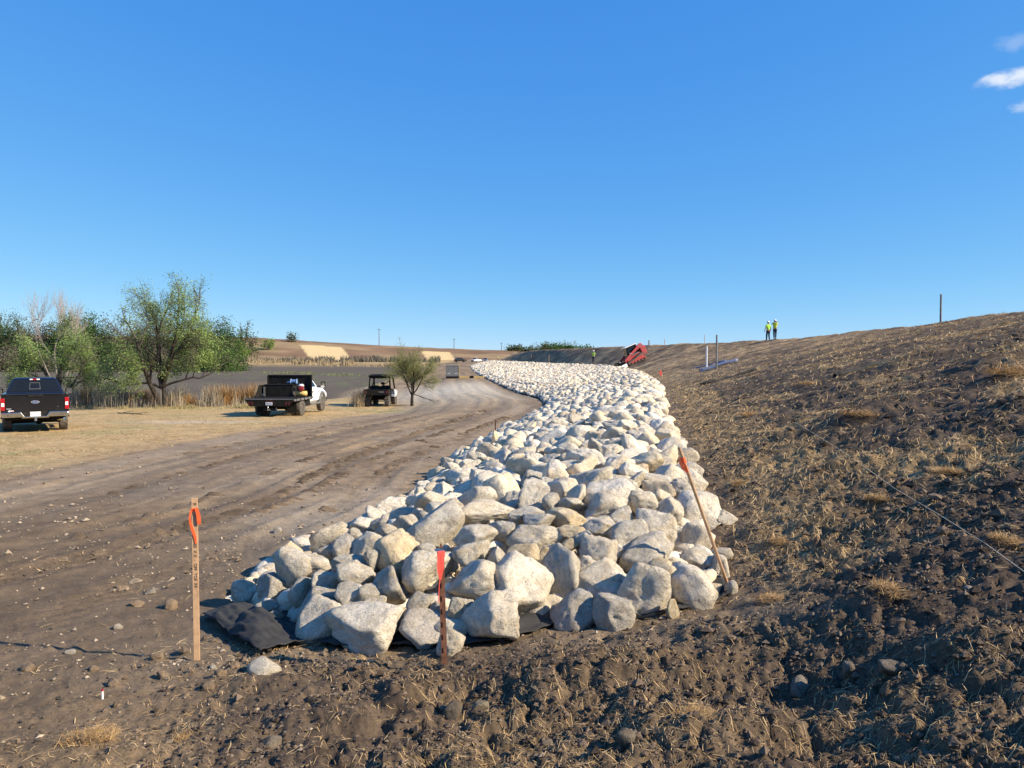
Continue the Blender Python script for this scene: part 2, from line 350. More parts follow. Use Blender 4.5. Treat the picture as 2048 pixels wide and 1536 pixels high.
class MB:
    """collects faces of one part"""
    def __init__(s): s.v = []; s.f = []; s.m = None
    def add(s, v, f):
        k = len(s.v); s.v += [tuple(p) for p in v]; s.f += [tuple(i + k for i in q) for q in f]; return s
    def box(s, x0, x1, y0, y1, z0, z1):
        return s.add([(x0, y0, z0), (x1, y0, z0), (x1, y1, z0), (x0, y1, z0), (x0, y0, z1), (x1, y0, z1), (x1, y1, z1), (x0, y1, z1)],
                     [(3, 2, 1, 0), (4, 5, 6, 7), (0, 1, 5, 4), (1, 2, 6, 5), (2, 3, 7, 6), (3, 0, 4, 7)])
    def loft(s, rings, caps=True):
        n = len(rings[0]); v = [p for r in rings for p in r]; f = []
        for i in range(len(rings) - 1):
            for j in range(n):
                k = (j + 1) % n; f.append((i * n + j, i * n + k, (i + 1) * n + k, (i + 1) * n + j))
        if caps: f.append(tuple(range(n - 1, -1, -1))); f.append(tuple((len(rings) - 1) * n + j for j in range(n)))
        return s.add(v, f)
    def prism(s, pts, axis, a, b):
        """polygon pts extruded along axis ('x','y','z') from a to b"""
        def P(p, t): return {'x': (t, p[0], p[1]), 'y': (p[0], t, p[1]), 'z': (p[0], p[1], t)}[axis]
        return s.loft([[P(p, a) for p in pts], [P(p, b) for p in pts]])
    def tube(s, pts, r, n=8, caps=True):
        pts = [Vector(p) for p in pts]; rs = r if isinstance(r, (list, tuple)) else [r] * len(pts); rings = []
        for i, p in enumerate(pts):
            d = (pts[min(i + 1, len(pts) - 1)] - pts[max(i - 1, 0)]).normalized()
            a = d.cross(Vector((0, 0, 1))) if abs(d.z) < .9 else d.cross(Vector((1, 0, 0)))
            a.normalize(); b = d.cross(a)
            rings.append([p + rs[i] * (math.cos(t) * a + math.sin(t) * b) for t in [2 * math.pi * j / n for j in range(n)]])
        return s.loft(rings, caps)
    def lathe(s, prof, axis='x', c=(0, 0, 0), n=24):
        """profile of (along, radius) turned about an axis through c"""
        rings = []
        for a, r in prof:
            ring = []
            for j in range(n):
                t = 2 * math.pi * j / n; u, w = r * math.cos(t), r * math.sin(t)
                p = {'x': (a, u, w), 'y': (u, a, w), 'z': (u, w, a)}[axis]
                ring.append((p[0] + c[0], p[1] + c[1], p[2] + c[2]))
            rings.append(ring)
        return s.loft(rings)
    def quadp(s, a, b, c, d, t=.006):
        """thin slab on four corners"""
        a, b, c, d = map(Vector, (a, b, c, d)); n = (b - a).cross(d - a).normalized() * t
        return s.loft([[a, b, c, d], [a + n, b + n, c + n, d + n]])
    def ell(s, c, r, seg=12, rings=8):
        c = Vector(c); rr = []
        for i in range(rings + 1):
            ph = math.pi * (i / rings - .5) * .98
            rr.append([c + Vector((r[0] * math.cos(ph) * math.cos(t), r[1] * math.cos(ph) * math.sin(t), r[2] * math.sin(ph))) for t in [2 * math.pi * j / seg for j in range(seg)]])
        return s.loft(rr)
    def build(s, name, m, parent=None, bevel=0.0, smooth=False, loc=None, seg=2):
        me = bpy.data.meshes.new(name); me.from_pydata(s.v, [], s.f); me.update()
        bm = bmesh.new(); bm.from_mesh(me); bmesh.ops.recalc_face_normals(bm, faces=bm.faces); bm.to_mesh(me); bm.free()
        if smooth: me.polygons.foreach_set('use_smooth', [True] * len(me.polygons))
        me.materials.append(MAT[m]); o = link(name, me, parent, loc)
        if bevel:
            md = o.modifiers.new('bevel', 'BEVEL'); md.width = bevel; md.segments = seg; md.limit_method = 'ANGLE'; md.angle_limit = R(35); md.harden_normals = False
        return o
def text(name, body, size, m, parent, loc, rot, shear=0.0, extrude=.002, space=1.0):
    cu = bpy.data.curves.new(name, 'FONT'); cu.body = body; cu.size = size; cu.align_x = 'CENTER'; cu.align_y = 'CENTER'; cu.shear = shear; cu.extrude = extrude; cu.resolution_u = 2; cu.space_character = space
    t = bpy.data.objects.new(name, cu); COL.objects.link(t)
    bpy.context.view_layer.update()
    me = bpy.data.meshes.new_from_object(t); bpy.data.objects.remove(t); bpy.data.curves.remove(cu)
    me.materials.clear(); me.materials.append(MAT[m]); me.name = name
    o = link(name, me, parent, loc); o.rotation_euler = rot; return o

# ------------------------------------------------------------------ the ground: one sheet to the horizon, split by what covers it
def soil_colour(X, Y):
    n = len(X); c = np.zeros((n, 3)); rr = np.hypot(X, Y)
    def L(a, b, t): return a * (1 - t[:, None]) + np.asarray(b) * t[:, None]
    big = fbm(X * .35, Y * .35, 4, 101); mid = fbm(X * 1.6, Y * 1.6, 4, 102); fine = fbm(X * 7, Y * 7, 3, 103)
    xl, xr = XL(Y), XR(Y)
    road = np.array([.268, .188, .108]); c[:] = road
    c = L(c, (.145, .102, .064), sstep(.48, .66, mid) * .7)
    c = L(c, (.27, .212, .145), sstep(.50, .68, big) * .6)
    # streaks that follow the traffic
    u = X - xl; st = fbm(u * 1.3, Y * .06, 3, 104)
    c = L(c, (.12, .088, .062), sstep(.54, .66, st) * .55 * (Y > 6)); c = L(c, (.26, .205, .148), sstep(.44, .30, st) * .4 * (Y > 7) * (1 - sstep(30, 50, Y)))
    c = L(c, (.10, .078, .06), np.exp(-((X + 3.4) / 1.2) ** 2 - ((Y - 6.8) / 1.1) ** 2) * sstep(.38, .6, mid) * .8)
    for c0_, w_ in ((-1.25, .38), (-2.75, .42), (-5.9, .35)):
        cc_ = c0_ + .35 * (fbm(Y * .09, 0 * Y + c0_, 2, 71) - .5) * 2
        c = L(c, (.12, .085, .055), np.exp(-((u - cc_) / w_) ** 2) * sstep(.42, .58, fbm(X * .9, Y * .35, 3, 131)) * .7 * (Y > 7.5) * (Y < 45))
    # chalky white dust on the far road
    ch = np.exp(-((Y - 63) / 16) ** 2) * sstep(-13, -5, X) * sstep(-.3, -2.0, X - xl); ch = np.maximum(ch, np.exp(-((u + 1.1) / .8) ** 2) * np.exp(-((Y - 11) / 3.0) ** 2) * .35)
    c = L(c, (.50, .44, .34), np.clip(ch * 1.2 * (fine * .8 + .5), 0, 1) * .85)
    # dry grass flat
    ge = GRASS_EDGE(Y) + 1.8 * (fbm(X * .3, Y * .3, 3, 105) - .5)
    g = sstep(.9, -.9, X - ge) * (Y > 5); gc = np.array([.41, .285, .135]) + (mid[:, None] - .5) * np.array([.18, .14, .10])
    grn = sstep(.54, .68, big) * .25; gc = gc * (1 - grn[:, None]) + np.array([.25, .245, .10]) * grn[:, None]
    c = c * (1 - g[:, None]) + gc * g[:, None]
    pale = np.exp(-((X + 13.8) / 2.6) ** 2 - ((Y - 31.5) / 1.0) ** 2) * .6; c = L(c, (.5, .44, .36), pale)
    ugr = np.exp(-((X + 6.9) / 1.4) ** 2 - ((Y - 41.0) / 1.0) ** 2) * .7; c = L(c, (.16, .20, .07), ugr)
    # lake bed
    lk = lake_mask(X, Y); lc = np.array([.108, .088, .064]) * (.85 + .3 * fbm(X * .2, Y * .05, 3, 106))[:, None]
    wp = sstep(.62, .70, fbm(X * .8, Y * .25, 3, 107)) * np.exp(-((Y - 130) / 50) ** 2); lc = lc * (1 - wp[:, None]) + np.array([.12, .125, .06]) * wp[:, None]
    c = c * (1 - lk[:, None]) + lc * lk[:, None]
    shore = np.exp(-((lk - .35) / .25) ** 2) * (Y < 80); c = L(c, (.30, .26, .205), shore * .6)
    # embankment: dark topsoil under straw
    d = sstep(-.25, .8, X - xr); fore = (1 - sstep(4.3, 5.7, Y - .22 * np.clip(-X, 0, 4))) * sstep(-3.3, -.3, X + .8 * (mid - .5)); d = np.maximum(d, fore)
    dc = np.array([.084, .060, .041]) * (.65 + .75 * fine)[:, None]
    sw = sstep(.48, .64, fbm(X * .9 + 3, Y * .55, 4, 108)); near_edge = np.exp(-((X - xr - .7) / .9) ** 2) * (Y > 5.5)
    sw = np.clip(sw * .8 + near_edge * .55, 0, 1) * (1 - .6 * np.exp(-((X - 2.0) / 1.6) ** 2 - ((Y - 4.3) / .8) ** 2))
    sw = sw * (.30 + .70 * sstep(4.6, 6.5, rr)); far = sstep(12, 60, rr)
    dc = dc * (1 - (sw * (.30 + .30 * fine) * (1 - .2 * far))[:, None]) + np.array([.48, .33, .155]) * (sw * (.30 + .30 * fine) * (1 - .2 * far))[:, None]
    along = Y * .92 + X * .30; stk = fbm(along * 1.4, X * .22, 4, 121, .6); spk = fbm(X * 2.2, Y * 1.6, 3, 122, .7)
    dc = dc * (1 + far * (1.5 * (stk - .5) + 1.6 * (spk - .5)))[:, None]
    dc = dc + (far * sstep(.50, .66, spk) * .5)[:, None] * np.array([.20, .135, .062])
    dc = dc + far[:, None] * np.array([.105, .069, .034]) * (.5 + 1.1 * sstep(.4, .7, fbm(X * .35, Y * .6, 4, 109)))[:, None]
    f2 = sstep(60, 140, Y); dc = dc * (1 - f2[:, None] * .35) + np.array([.20, .135, .085]) * f2[:, None] * .35
    c = c * (1 - d[:, None]) + dc * d[:, None]
    foreleft = (1 - sstep(6.0, 13.5, Y + .25 * X + 3 * (big - .5))) * (1 - fore) * (1 - d); c = L(c, np.array([.128, .090, .056]) * (.75 + .5 * mid)[:, None], foreleft * .8)
    # under the stones
    rp = in_rip(X, Y) & (front_d(X, Y) > .25); c[rp] = np.array([.16, .14, .12])
    # hillside
    h = sstep(283, 305, Y) * (base(X, Y) > 1.7 - 0 * X)
    hc = np.array([.195, .120, .068]) * (.7 + .6 * fbm(X * .05, Y * .05, 4, 110))[:, None]
    gt = sstep(.52, .68, fbm(X * .03, Y * .06, 3, 111)); hc = hc * (1 - gt[:, None] * .5) + np.array([.36, .27, .14]) * gt[:, None] * .5
    a = X / np.maximum(Y, 1)
    for a0, a1, y0, y1, sk in ((-.272, -.216, 356, 428, .018), (-.112, -.074, 356, 420, .012)):
        s_ = (Y - y0) / (y1 - y0); m = (s_ > 0) * (s_ < 1) * sstep(a0 - .002, a0 + .001, a + sk * s_) * sstep(a1 + .002, a1 - .001, a + sk * s_); hc = hc * (1 - m[:, None]) + np.array([.60, .44, .22]) * m[:, None]
    lowb = (1 - sstep(300, 345, Y)); hc = hc * (1 - lowb[:, None] * .6) + np.array([.27, .21, .125]) * lowb[:, None] * .6
    c = c * (1 - h[:, None]) + hc * h[:, None]
    return np.clip(c, .02, .9)

def build_ground():
    th = np.concatenate([np.linspace(-46, 46, 500), np.linspace(46, 314, 62)[1:-1]]); th = np.radians(th)
    r = np.concatenate([[.3, .7], np.exp(np.linspace(math.log(1.2), math.log(140), 660)), np.exp(np.linspace(math.log(140), math.log(900), 150))[1:], [1500, 3500]])
    T, RR = np.meshgrid(th, r); X = (RR * np.sin(T)).ravel(); Y = (RR * np.cos(T)).ravel()
    Z = np.where(np.hypot(X, Y) < 950, gz(X, Y), 0); Z = np.where(np.hypot(X, Y) >= 950, -10, Z)
    C = soil_colour(X, Y)
    nt, nr = len(th), len(r); i = np.arange(nr - 1)[:, None] * nt; j = np.arange(nt)[None, :]; jn = (j + 1) % nt
    F = np.stack([i + j, i + jn, i + nt + jn, i + nt + j], -1).reshape(-1, 4)[:, ::-1]
    fx = X[F].mean(1); fy = Y[F].mean(1)
    zone = np.zeros(len(F), int)                                                      # 0 haul road and bare ground
    zone[(fx > XR(fy)) | ((fy < 4.6) & (fx > -1.2))] = 1                              # embankment and dug soil
    zone[(zone == 0) & (fx < GRASS_EDGE(fy)) & (fy > 5)] = 2                          # dry grass flat
    zone[lake_mask(fx, fy) > .4] = 3
    zone[(fy > 283) & (base(fx, fy) > 1.7)] = 4
    for k, nm in enumerate(('dirt_road', 'embankment_ground', 'dry_grass_ground', 'lake_bed_ground', 'hillside_ground')):
        f = F[zone == k]; used, inv = np.unique(f, return_inverse=True)
        V = np.stack([X, Y, Z], 1)[used]
        o = link(nm, mesh_from(nm, V, inv.reshape(f.shape), C[used], True, 'soil')); tag(o, kind='structure')
build_ground()

# ------------------------------------------------------------------ stones
_ICO = {}
def ico(n):
    if n not in _ICO:
        bm = bmesh.new(); bmesh.ops.create_icosphere(bm, subdivisions=n, radius=1.0); bm.verts.ensure_lookup_table()
        _ICO[n] = (np.array([v.co[:] for v in bm.verts]), np.array([[v.index for v in f.verts] for f in bm.faces])); bm.free()
    return _ICO[n]
def rock_shape(n, seed, angular=1.0, aspect=(1, 1, 1), norm=True):
    """a worn, broken block: rounded polytope, dented and roughened; fills the unit box"""
    D, F = ico(n); g = np.random.default_rng(seed)
    K = g.integers(7, 13); N = g.normal(size=(K, 3)); N /= np.linalg.norm(N, axis=1)[:, None]
    d = g.uniform(.60, 1.0, K); p = g.uniform(12, 34) * angular
    q = np.maximum(D @ N.T, 1e-4) / d; r = (q ** p).sum(1) ** (-1 / p); r = np.minimum(r, 1.3)
    if n == 1: r = 1 + (r / r.mean() - 1) * .55
    if n >= 2:
        P = D * r[:, None]
        r = r * (1 + .14 * (fbm3(P * 1.5 + seed, 3, seed) - .5))
        P = D * r[:, None]
        for _ in range(int(g.integers(4, 9))):                                            # flat broken faces
            nn = g.normal(size=3); nn /= np.linalg.norm(nn); dd = P @ nn; lim = dd.max() * g.uniform(.62, .90)
            r = np.where(dd > lim, r * lim / np.maximum(dd, 1e-6), r); P = D * r[:, None]
        if n >= 3:
            r = r + .11 * (fbm3(P * 4.2 + seed, 3, seed + 5, .6) - .5)
            ch = fbm3(P * 3.1 + 9, 3, seed + 9, .65); r = r - .045 * sstep(.60, .64, ch)       # spalled chips
            pit = fbm3(P * 12 + seed, 2, seed + 3); r = r - .03 * sstep(.58, .75, pit) * sstep(.45, .6, fbm3(P * 1.3, 1, seed + 4))
    V = D * r[:, None]; V = V / np.abs(V).max(0).mean()
    if norm: 
        lo, hi = V.min(0), V.max(0); V = (V - (lo + hi) / 2) / ((hi - lo) / 2)
    return V, F

# stones of the near end, one by one: x, y, width, height in the photograph, lean in degrees, tint, label
W, G, T_, SHADE_ = (1, .985, .955), (.82, .815, .80), (1.0, .90, .72), (.74, .74, .75)  # last tint puts shade into the colour of shaded stones; G on some too
STONES = [
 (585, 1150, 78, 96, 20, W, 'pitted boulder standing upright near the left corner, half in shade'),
 (536, 1184, 62, 70, 10, SHADE_, 'blue-grey shaded boulder behind the upright pitted one at the left corner'),
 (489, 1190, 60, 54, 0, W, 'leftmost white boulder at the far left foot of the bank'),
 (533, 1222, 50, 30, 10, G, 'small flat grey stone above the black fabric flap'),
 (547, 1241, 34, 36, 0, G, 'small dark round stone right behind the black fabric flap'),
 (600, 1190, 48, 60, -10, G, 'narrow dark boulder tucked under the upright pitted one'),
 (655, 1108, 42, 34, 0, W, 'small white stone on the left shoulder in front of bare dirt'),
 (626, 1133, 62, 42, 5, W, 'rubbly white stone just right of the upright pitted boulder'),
 (693, 1100, 58, 48, 15, SHADE_, 'shaded blue stone on the left slope beside two cream ones'),
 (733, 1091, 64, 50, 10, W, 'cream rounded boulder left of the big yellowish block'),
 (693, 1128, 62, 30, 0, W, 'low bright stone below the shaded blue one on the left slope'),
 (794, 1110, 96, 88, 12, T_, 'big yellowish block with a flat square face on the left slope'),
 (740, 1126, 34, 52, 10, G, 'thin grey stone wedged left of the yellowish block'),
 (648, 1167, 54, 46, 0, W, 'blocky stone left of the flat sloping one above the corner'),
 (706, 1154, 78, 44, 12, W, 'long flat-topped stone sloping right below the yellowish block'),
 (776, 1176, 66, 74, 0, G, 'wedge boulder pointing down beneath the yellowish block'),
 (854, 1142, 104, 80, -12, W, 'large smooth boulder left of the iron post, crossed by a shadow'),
 (634, 1217, 74, 62, 10, SHADE_, 'shaded grey boulder above the large pitted corner one'),
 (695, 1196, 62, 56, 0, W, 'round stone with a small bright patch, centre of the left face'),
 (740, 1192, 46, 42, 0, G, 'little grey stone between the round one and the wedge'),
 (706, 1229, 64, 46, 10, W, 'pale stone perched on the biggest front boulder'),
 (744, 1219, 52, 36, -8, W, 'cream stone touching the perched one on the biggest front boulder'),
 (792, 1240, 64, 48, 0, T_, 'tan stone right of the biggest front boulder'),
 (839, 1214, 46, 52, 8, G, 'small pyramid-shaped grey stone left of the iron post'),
 (873, 1221, 28, 30, 0, SHADE_, 'tiny shaded stone just behind the iron post'),
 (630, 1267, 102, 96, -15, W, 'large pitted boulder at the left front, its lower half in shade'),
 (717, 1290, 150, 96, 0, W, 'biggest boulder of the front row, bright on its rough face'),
 (857, 1274, 118, 76, -8, SHADE_, 'wide shaded boulder behind the iron post at the foot'),
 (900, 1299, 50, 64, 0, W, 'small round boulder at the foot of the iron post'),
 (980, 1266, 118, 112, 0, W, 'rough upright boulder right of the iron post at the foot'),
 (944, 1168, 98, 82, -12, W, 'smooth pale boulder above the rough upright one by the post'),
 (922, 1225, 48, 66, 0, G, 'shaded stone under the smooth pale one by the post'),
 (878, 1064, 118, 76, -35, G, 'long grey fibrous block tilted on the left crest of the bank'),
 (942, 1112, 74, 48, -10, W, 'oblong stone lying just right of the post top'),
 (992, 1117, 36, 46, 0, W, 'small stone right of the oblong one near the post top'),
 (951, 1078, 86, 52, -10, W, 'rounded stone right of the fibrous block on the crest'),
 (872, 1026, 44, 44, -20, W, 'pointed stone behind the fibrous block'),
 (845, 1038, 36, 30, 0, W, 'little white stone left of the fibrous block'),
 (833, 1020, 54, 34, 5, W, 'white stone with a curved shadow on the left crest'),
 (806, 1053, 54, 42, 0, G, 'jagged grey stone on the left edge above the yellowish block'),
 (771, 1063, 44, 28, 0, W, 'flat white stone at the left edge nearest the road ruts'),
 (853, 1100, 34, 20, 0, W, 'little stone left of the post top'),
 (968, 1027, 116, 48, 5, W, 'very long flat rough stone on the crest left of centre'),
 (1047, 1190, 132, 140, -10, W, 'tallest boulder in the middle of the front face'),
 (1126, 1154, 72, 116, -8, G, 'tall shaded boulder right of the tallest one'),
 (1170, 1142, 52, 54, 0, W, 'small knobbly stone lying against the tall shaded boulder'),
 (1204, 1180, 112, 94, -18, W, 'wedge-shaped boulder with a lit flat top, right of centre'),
 (1147, 1249, 88, 80, 0, SHADE_, 'blue-grey shaded boulder at the foot right of centre'),
 (1114, 1228, 28, 32, 0, SHADE_, 'tiny stone at the foot between the tallest and the blue-grey one'),
 (1229, 1249, 80, 74, 0, SHADE_, 'round shaded boulder at the foot beside the leaning slab'),
 (1299, 1218, 102, 122, 22, W, 'leaning slab with a lit right edge at the front right foot'),
 (1322, 1163, 106, 74, -15, T_, 'buff stone behind the leaning slab'),
 (1384, 1207, 96, 86, 15, W, 'pale boulder at the right foot nearest the straw'),
 (1347, 1232, 26, 46, 0, T_, 'narrow stone between the leaning slab and the right foot boulder'),
 (1299, 1114, 106, 66, -28, G, 'porous tilted stone above the wedge-shaped boulder'),
 (1399, 1122, 72, 46, 5, W, 'oval stone left of the leaning wooden stake'),
 (1393, 1160, 64, 36, 5, W, 'flat stone under the oval one by the leaning stake'),
 (1441, 1143, 42, 62, 0, W, 'stone behind the lower half of the leaning stake'),
 (1428, 1187, 38, 34, 0, T_, 'small buff stone low by the leaning stake'),
 (1464, 1179, 26, 36, 0, W, 'small stone at the foot of the leaning stake'),
 (1394, 1076, 56, 58, 0, W, 'blocky stone crossed by the leaning stake, above the oval one'),
 (1199, 1108, 72, 66, 0, W, 'rounded stone above the small knobbly one'),
 (1172, 1087, 48, 44, 0, W, 'stone peeping out left of the rounded one above the knobbly one'),
 (1258, 1076, 80, 64, -12, W, 'square cream stone behind the porous tilted one'),
 (1091, 1119, 36, 48, 0, T_, 'egg-shaped tan stone right of the porous brown one'),
 (1047, 1111, 70, 42, 0, T_, 'porous brownish stone above the tallest boulder'),
 (1067, 1076, 102, 54, 8, W, 'long smooth stone with a flat lit top behind the porous brown one'),
 (1006, 1067, 56, 42, -10, W, 'stone between two long ones on the crest left of centre'),
 (1141, 1091, 36, 24, 0, T_, 'small tan chip right of the long smooth stone'),
 (1146, 1068, 56, 26, 5, T_, 'low reddish stone behind the tan chip'),
 (1199, 1056, 64, 40, 10, W, 'pale stone left of the square cream one'),
 (1135, 1040, 78, 44, -5, T_, 'block with a tan front and white top on the crest'),
 (1079, 1044, 64, 30, -5, W, 'low stone left of the tan-fronted block'),
 (1053, 1030, 72, 32, 5, W, 'humped stone behind the low one left of the tan-fronted block'),
 (1211, 1014, 90, 54, -10, W, 'broad rough boulder behind the pale stone right of centre'),
 (1287, 1009, 84, 54, 15, W, 'broad boulder right of the rough one on the crest'),
 (1310, 1056, 86, 74, 30, W, 'sloping boulder right of the square cream stone'),
 (1340, 1029, 56, 60, 10, W, 'pointed wedge left of the great leaning slab'),
 (1401, 1028, 90, 96, 35, W, 'great slab leaning right, crossed by the leaning stake'),
 (1452, 1041, 46, 36, 0, W, 'stone lying out on the straw right of the great slab'),
 (1145, 1010, 58, 30, 0, W, 'pale flat stone behind the tan-fronted block'),
 (1103, 1009, 40, 38, 0, G, 'grey stone left of the pale flat one'),
 (1446, 1110, 42, 26, 0, W, 'stone in the straw just right of the leaning stake'),
 (1243, 1034, 46, 38, 0, W, 'stone between the broad rough boulder and the sloping one'),
]
GROUP = 'limestone boulders of the bank'
OCC = []                                            # placed stones (x, y, r)
def put_stone(name, me, p, sc, rot, label, cat='boulder', group=GROUP):
    o = link(name, me, None, p); o.scale = sc; o.rotation_euler = rot; return tag(o, label, cat, group)
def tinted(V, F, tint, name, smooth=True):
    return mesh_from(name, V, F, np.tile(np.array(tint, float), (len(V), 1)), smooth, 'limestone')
def envelope_soft(X, Y):
    e = envelope(X, Y); return np.where(in_rip(X, Y) | True, np.maximum(e, base(X, Y) + .03), e)
rng = random.Random(4)
for k, (px, py, w, h, lean, tint, lab) in enumerate(STONES):
    p = on(px, py, envelope_soft, 3.5, 30); s = p.y / FPX
    hw, hh = w * s / 2 * 1.11, h * s / 2 * 1.11; hd = (hw * .55 + hh * .45) * rng.uniform(.85, 1.1)
    V, F = rock_shape(4 if max(w, h) > 44 else 3, 700 + k, 1.0)
    a = R(lean)
    # shape in its own upright frame, then lean it in the picture plane
    q = Vector((p.x, p.y + hd * .45, p.z - hh * .05)); q.z = max(q.z + 0, gz1(q.x, q.y) * 0 + base(np.array([q.x]), np.array([q.y]))[0] + hh * .62) if py > 1200 else q.z
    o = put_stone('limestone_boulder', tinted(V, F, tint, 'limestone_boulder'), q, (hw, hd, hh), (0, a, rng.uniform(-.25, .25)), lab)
    OCC.append((q.x, q.y, (hw + hd) / 2 * .9, q.z))

# the rest of the bank: stones thrown down one against another, largest first
def scatter_stones():
    g = np.random.default_rng(11); cell = .5; grid = {}
    def free(x, y, r, f):
        cx, cy = int(x // cell), int(y // cell)
        for i in range(cx - 2, cx + 3):
            for j in range(cy - 2, cy + 3):
                for (a, b, q) in grid.get((i, j), ()):
                    if (a - x) ** 2 + (b - y) ** 2 < (f * (q + r)) ** 2: return False
        return True
    def put(x, y, r): grid.setdefault((int(x // cell), int(y // cell)), []).append((x, y, r))
    for x, y, r, z in OCC: put(x, y, r)
    out = []
    bands = [(5.2, 16, 5200, 1.0), (16, 40, 13000, 1.06), (40, 85, 19000, 1.12), (85, 140, 15000, 1.3), (140, 205, 7500, 1.5)]
    for y0, y1, tries, k in bands:
        for rm, f, share in ((.225, .84, .22), (.175, .82, .35), (.125, .80, .43)):
            m = int(tries * share * 1.6)
            ys = g.uniform(y0, y1, m); xl, xr = XL(ys), XR(ys); xs = xl + .02 + (xr - xl - .02) * g.uniform(0, 1, m); rs = rm * k * g.uniform(.82, 1.22, m)
            ok = front_d(xs, ys) > .12
            for x, y, r, q in zip(xs, ys, rs, ok):
                if q and free(x, y, r, f):
                    put(x, y, r); out.append((x, y, r))
    return np.array(out), g
PTS, grand = scatter_stones()
e_ = envelope(PTS[:, 0], PTS[:, 1])
def project(x, y, z):
    c, s = math.cos(PITCH), math.sin(PITCH); dy = y * c + (z - CAM_Z) * s; dz = -y * s + (z - CAM_Z) * c
    return CX + FPX * x / dy, CY - FPX * dz / dy
zs = e_ - PTS[:, 2] * .36 + grand.uniform(-.05, .07, len(PTS))
ppx, ppy = project(PTS[:, 0], PTS[:, 1], zs)
front = (PTS[:, 1] < 7.6) & (ppy > 1012) & (ppx > 470) & (ppx < 1490)
zs = np.where(front, e_ - PTS[:, 2] * 1.15, zs)                   # between the named stones only deep chinking stones
PTS = np.column_stack([PTS, zs, front])
size = PTS[:, 2] / PTS[:, 1] * np.where(front, .35, 1)
order = np.argsort(-size)
N_NEAR = 300 - len(STONES)
near, rest = PTS[order[:N_NEAR]], PTS[order[N_NEAR:]]
VAR3 = [rock_shape(4, 40 + i, 1.4, norm=False) for i in range(15)]
TINTS = [W, W, (1.12, 1.10, 1.06), (.92, .91, .89), (.78, .77, .755), (1.0, .94, .82), (.96, .88, .75), (1.05, 1.0, .93)]
VM = [tinted(V, F, TINTS[i % 8], 'limestone_boulder') for i, (V, F) in enumerate(VAR3)]
ORD = ['first', 'second', 'third', 'fourth', 'fifth', 'sixth', 'seventh', 'eighth', 'ninth', 'tenth', 'eleventh', 'twelfth', 'thirteenth', 'fourteenth', 'fifteenth', 'sixteenth', 'seventeenth', 'eighteenth', 'nineteenth', 'twentieth', 'twenty-first', 'twenty-second', 'twenty-third', 'twenty-fourth']
npx, npy = project(near[:, 0], near[:, 1], near[:, 3])
ROW = {}
for i, s_ in enumerate(np.array_split(np.argsort(-npy), 20)):
    for j, q_ in enumerate(sorted(s_, key=lambda a: npx[a])): ROW[int(q_)] = (i, j)
def row_label(k):
    i, j = ROW[k]; return 'limestone boulder, %s from the left in the %s row up from the front stones' % (ORD[j], ORD[i])
for k, (x, y, r, z, fr) in enumerate(near):
    me = VM[int(grand.integers(len(VM)))]; sc = r * 1.22 * grand.uniform(.78, 1.25, 3); sc[2] *= .70
    put_stone('limestone_boulder', me, (x, y, z), sc, grand.uniform(-3.1, 3.1, 3) * np.array([.25, .25, 1]), row_label(k))
def merge_rocks(name, pts, variants, label=None, smooth=False, mname='limestone', squash=.74, tints=TINTS):
    VV, FF, CC = [], [], []; off = 0
    for (x, y, r, z) in pts:
        V, F = variants[int(grand.integers(len(variants)))]
        a = grand.uniform(0, 6.28); t = grand.uniform(-.5, .5); ca, sa = math.cos(a), math.sin(a); ct, st = math.cos(t), math.sin(t)
        M = np.array([[ca, -sa, 0], [sa, ca, 0], [0, 0, 1]]) @ np.array([[1, 0, 0], [0, ct, -st], [0, st, ct]])
        sc = r * 1.18 * grand.uniform(.78, 1.2, 3); sc[2] *= squash
        VV.append((V * sc) @ M.T + (x, y, z)); FF.append(F + off); off += len(V)
        CC.append(np.tile(np.array(tints[int(grand.integers(len(tints)))]) * grand.uniform(.72, 1.06), (len(V), 1)))
    o = link(name, mesh_from(name, np.concatenate(VV), np.concatenate(FF), np.concatenate(CC), smooth, mname)); return o
VAR2 = [rock_shape(2, 300 + i, 1.3, norm=False) for i in range(24)]; VAR1 = [rock_shape(1, 400 + i, 1.5, norm=False) for i in range(16)]
d1 = rest[rest[:, 1] < 48][:, :4]; d2 = rest[rest[:, 1] >= 48][:, :4]
gx = np.random.default_rng(77); cxs = gx.uniform(-2.6, 1.9, 420); cys = YF(cxs) + gx.uniform(.12, 1.9, 420); cr = gx.uniform(.07, .15, 420); ok_ = in_rip(cxs, cys)
chink = np.column_stack([cxs, cys, cr, envelope(cxs, cys) - .24 - cr * .5])[ok_]; chink[:, 3] = np.maximum(chink[:, 3], base(chink[:, 0], chink[:, 1]) + .06)
d1 = np.concatenate([d1, chink])
fy_ = gx.uniform(5.6, 15, 2600); fx_ = XL(fy_) + (XR(fy_) - XL(fy_)) * gx.uniform(0, 1, 2600); fr_ = gx.uniform(.025, .075, 2600); okf = in_rip(fx_, fy_)
fines = np.column_stack([fx_, fy_, fr_, envelope(fx_, fy_) - gx.uniform(.10, .26, 2600)])[okf]
d2 = np.concatenate([d2, fines])
def join_rocks():
    a = merge_rocks('riprap_stones', d1, VAR2, smooth=True); b = merge_rocks('riprap_far', d2, VAR1)
    ma, mb = a.data, b.data
    bm = bmesh.new(); bm.from_mesh(ma); bm.from_mesh(mb); me = bpy.data.meshes.new('riprap_stones'); bm.to_mesh(me); bm.free(); me.materials.append(MAT['limestone'])
    for o in (a, b): bpy.data.objects.remove(o)
    for m in (ma, mb): bpy.data.meshes.remove(m)
    o = link('riprap_stones', me)
    tag(o, 'bank of countless white limestone stones curving away into the distance', 'stones', None, 'stuff')
join_rocks()

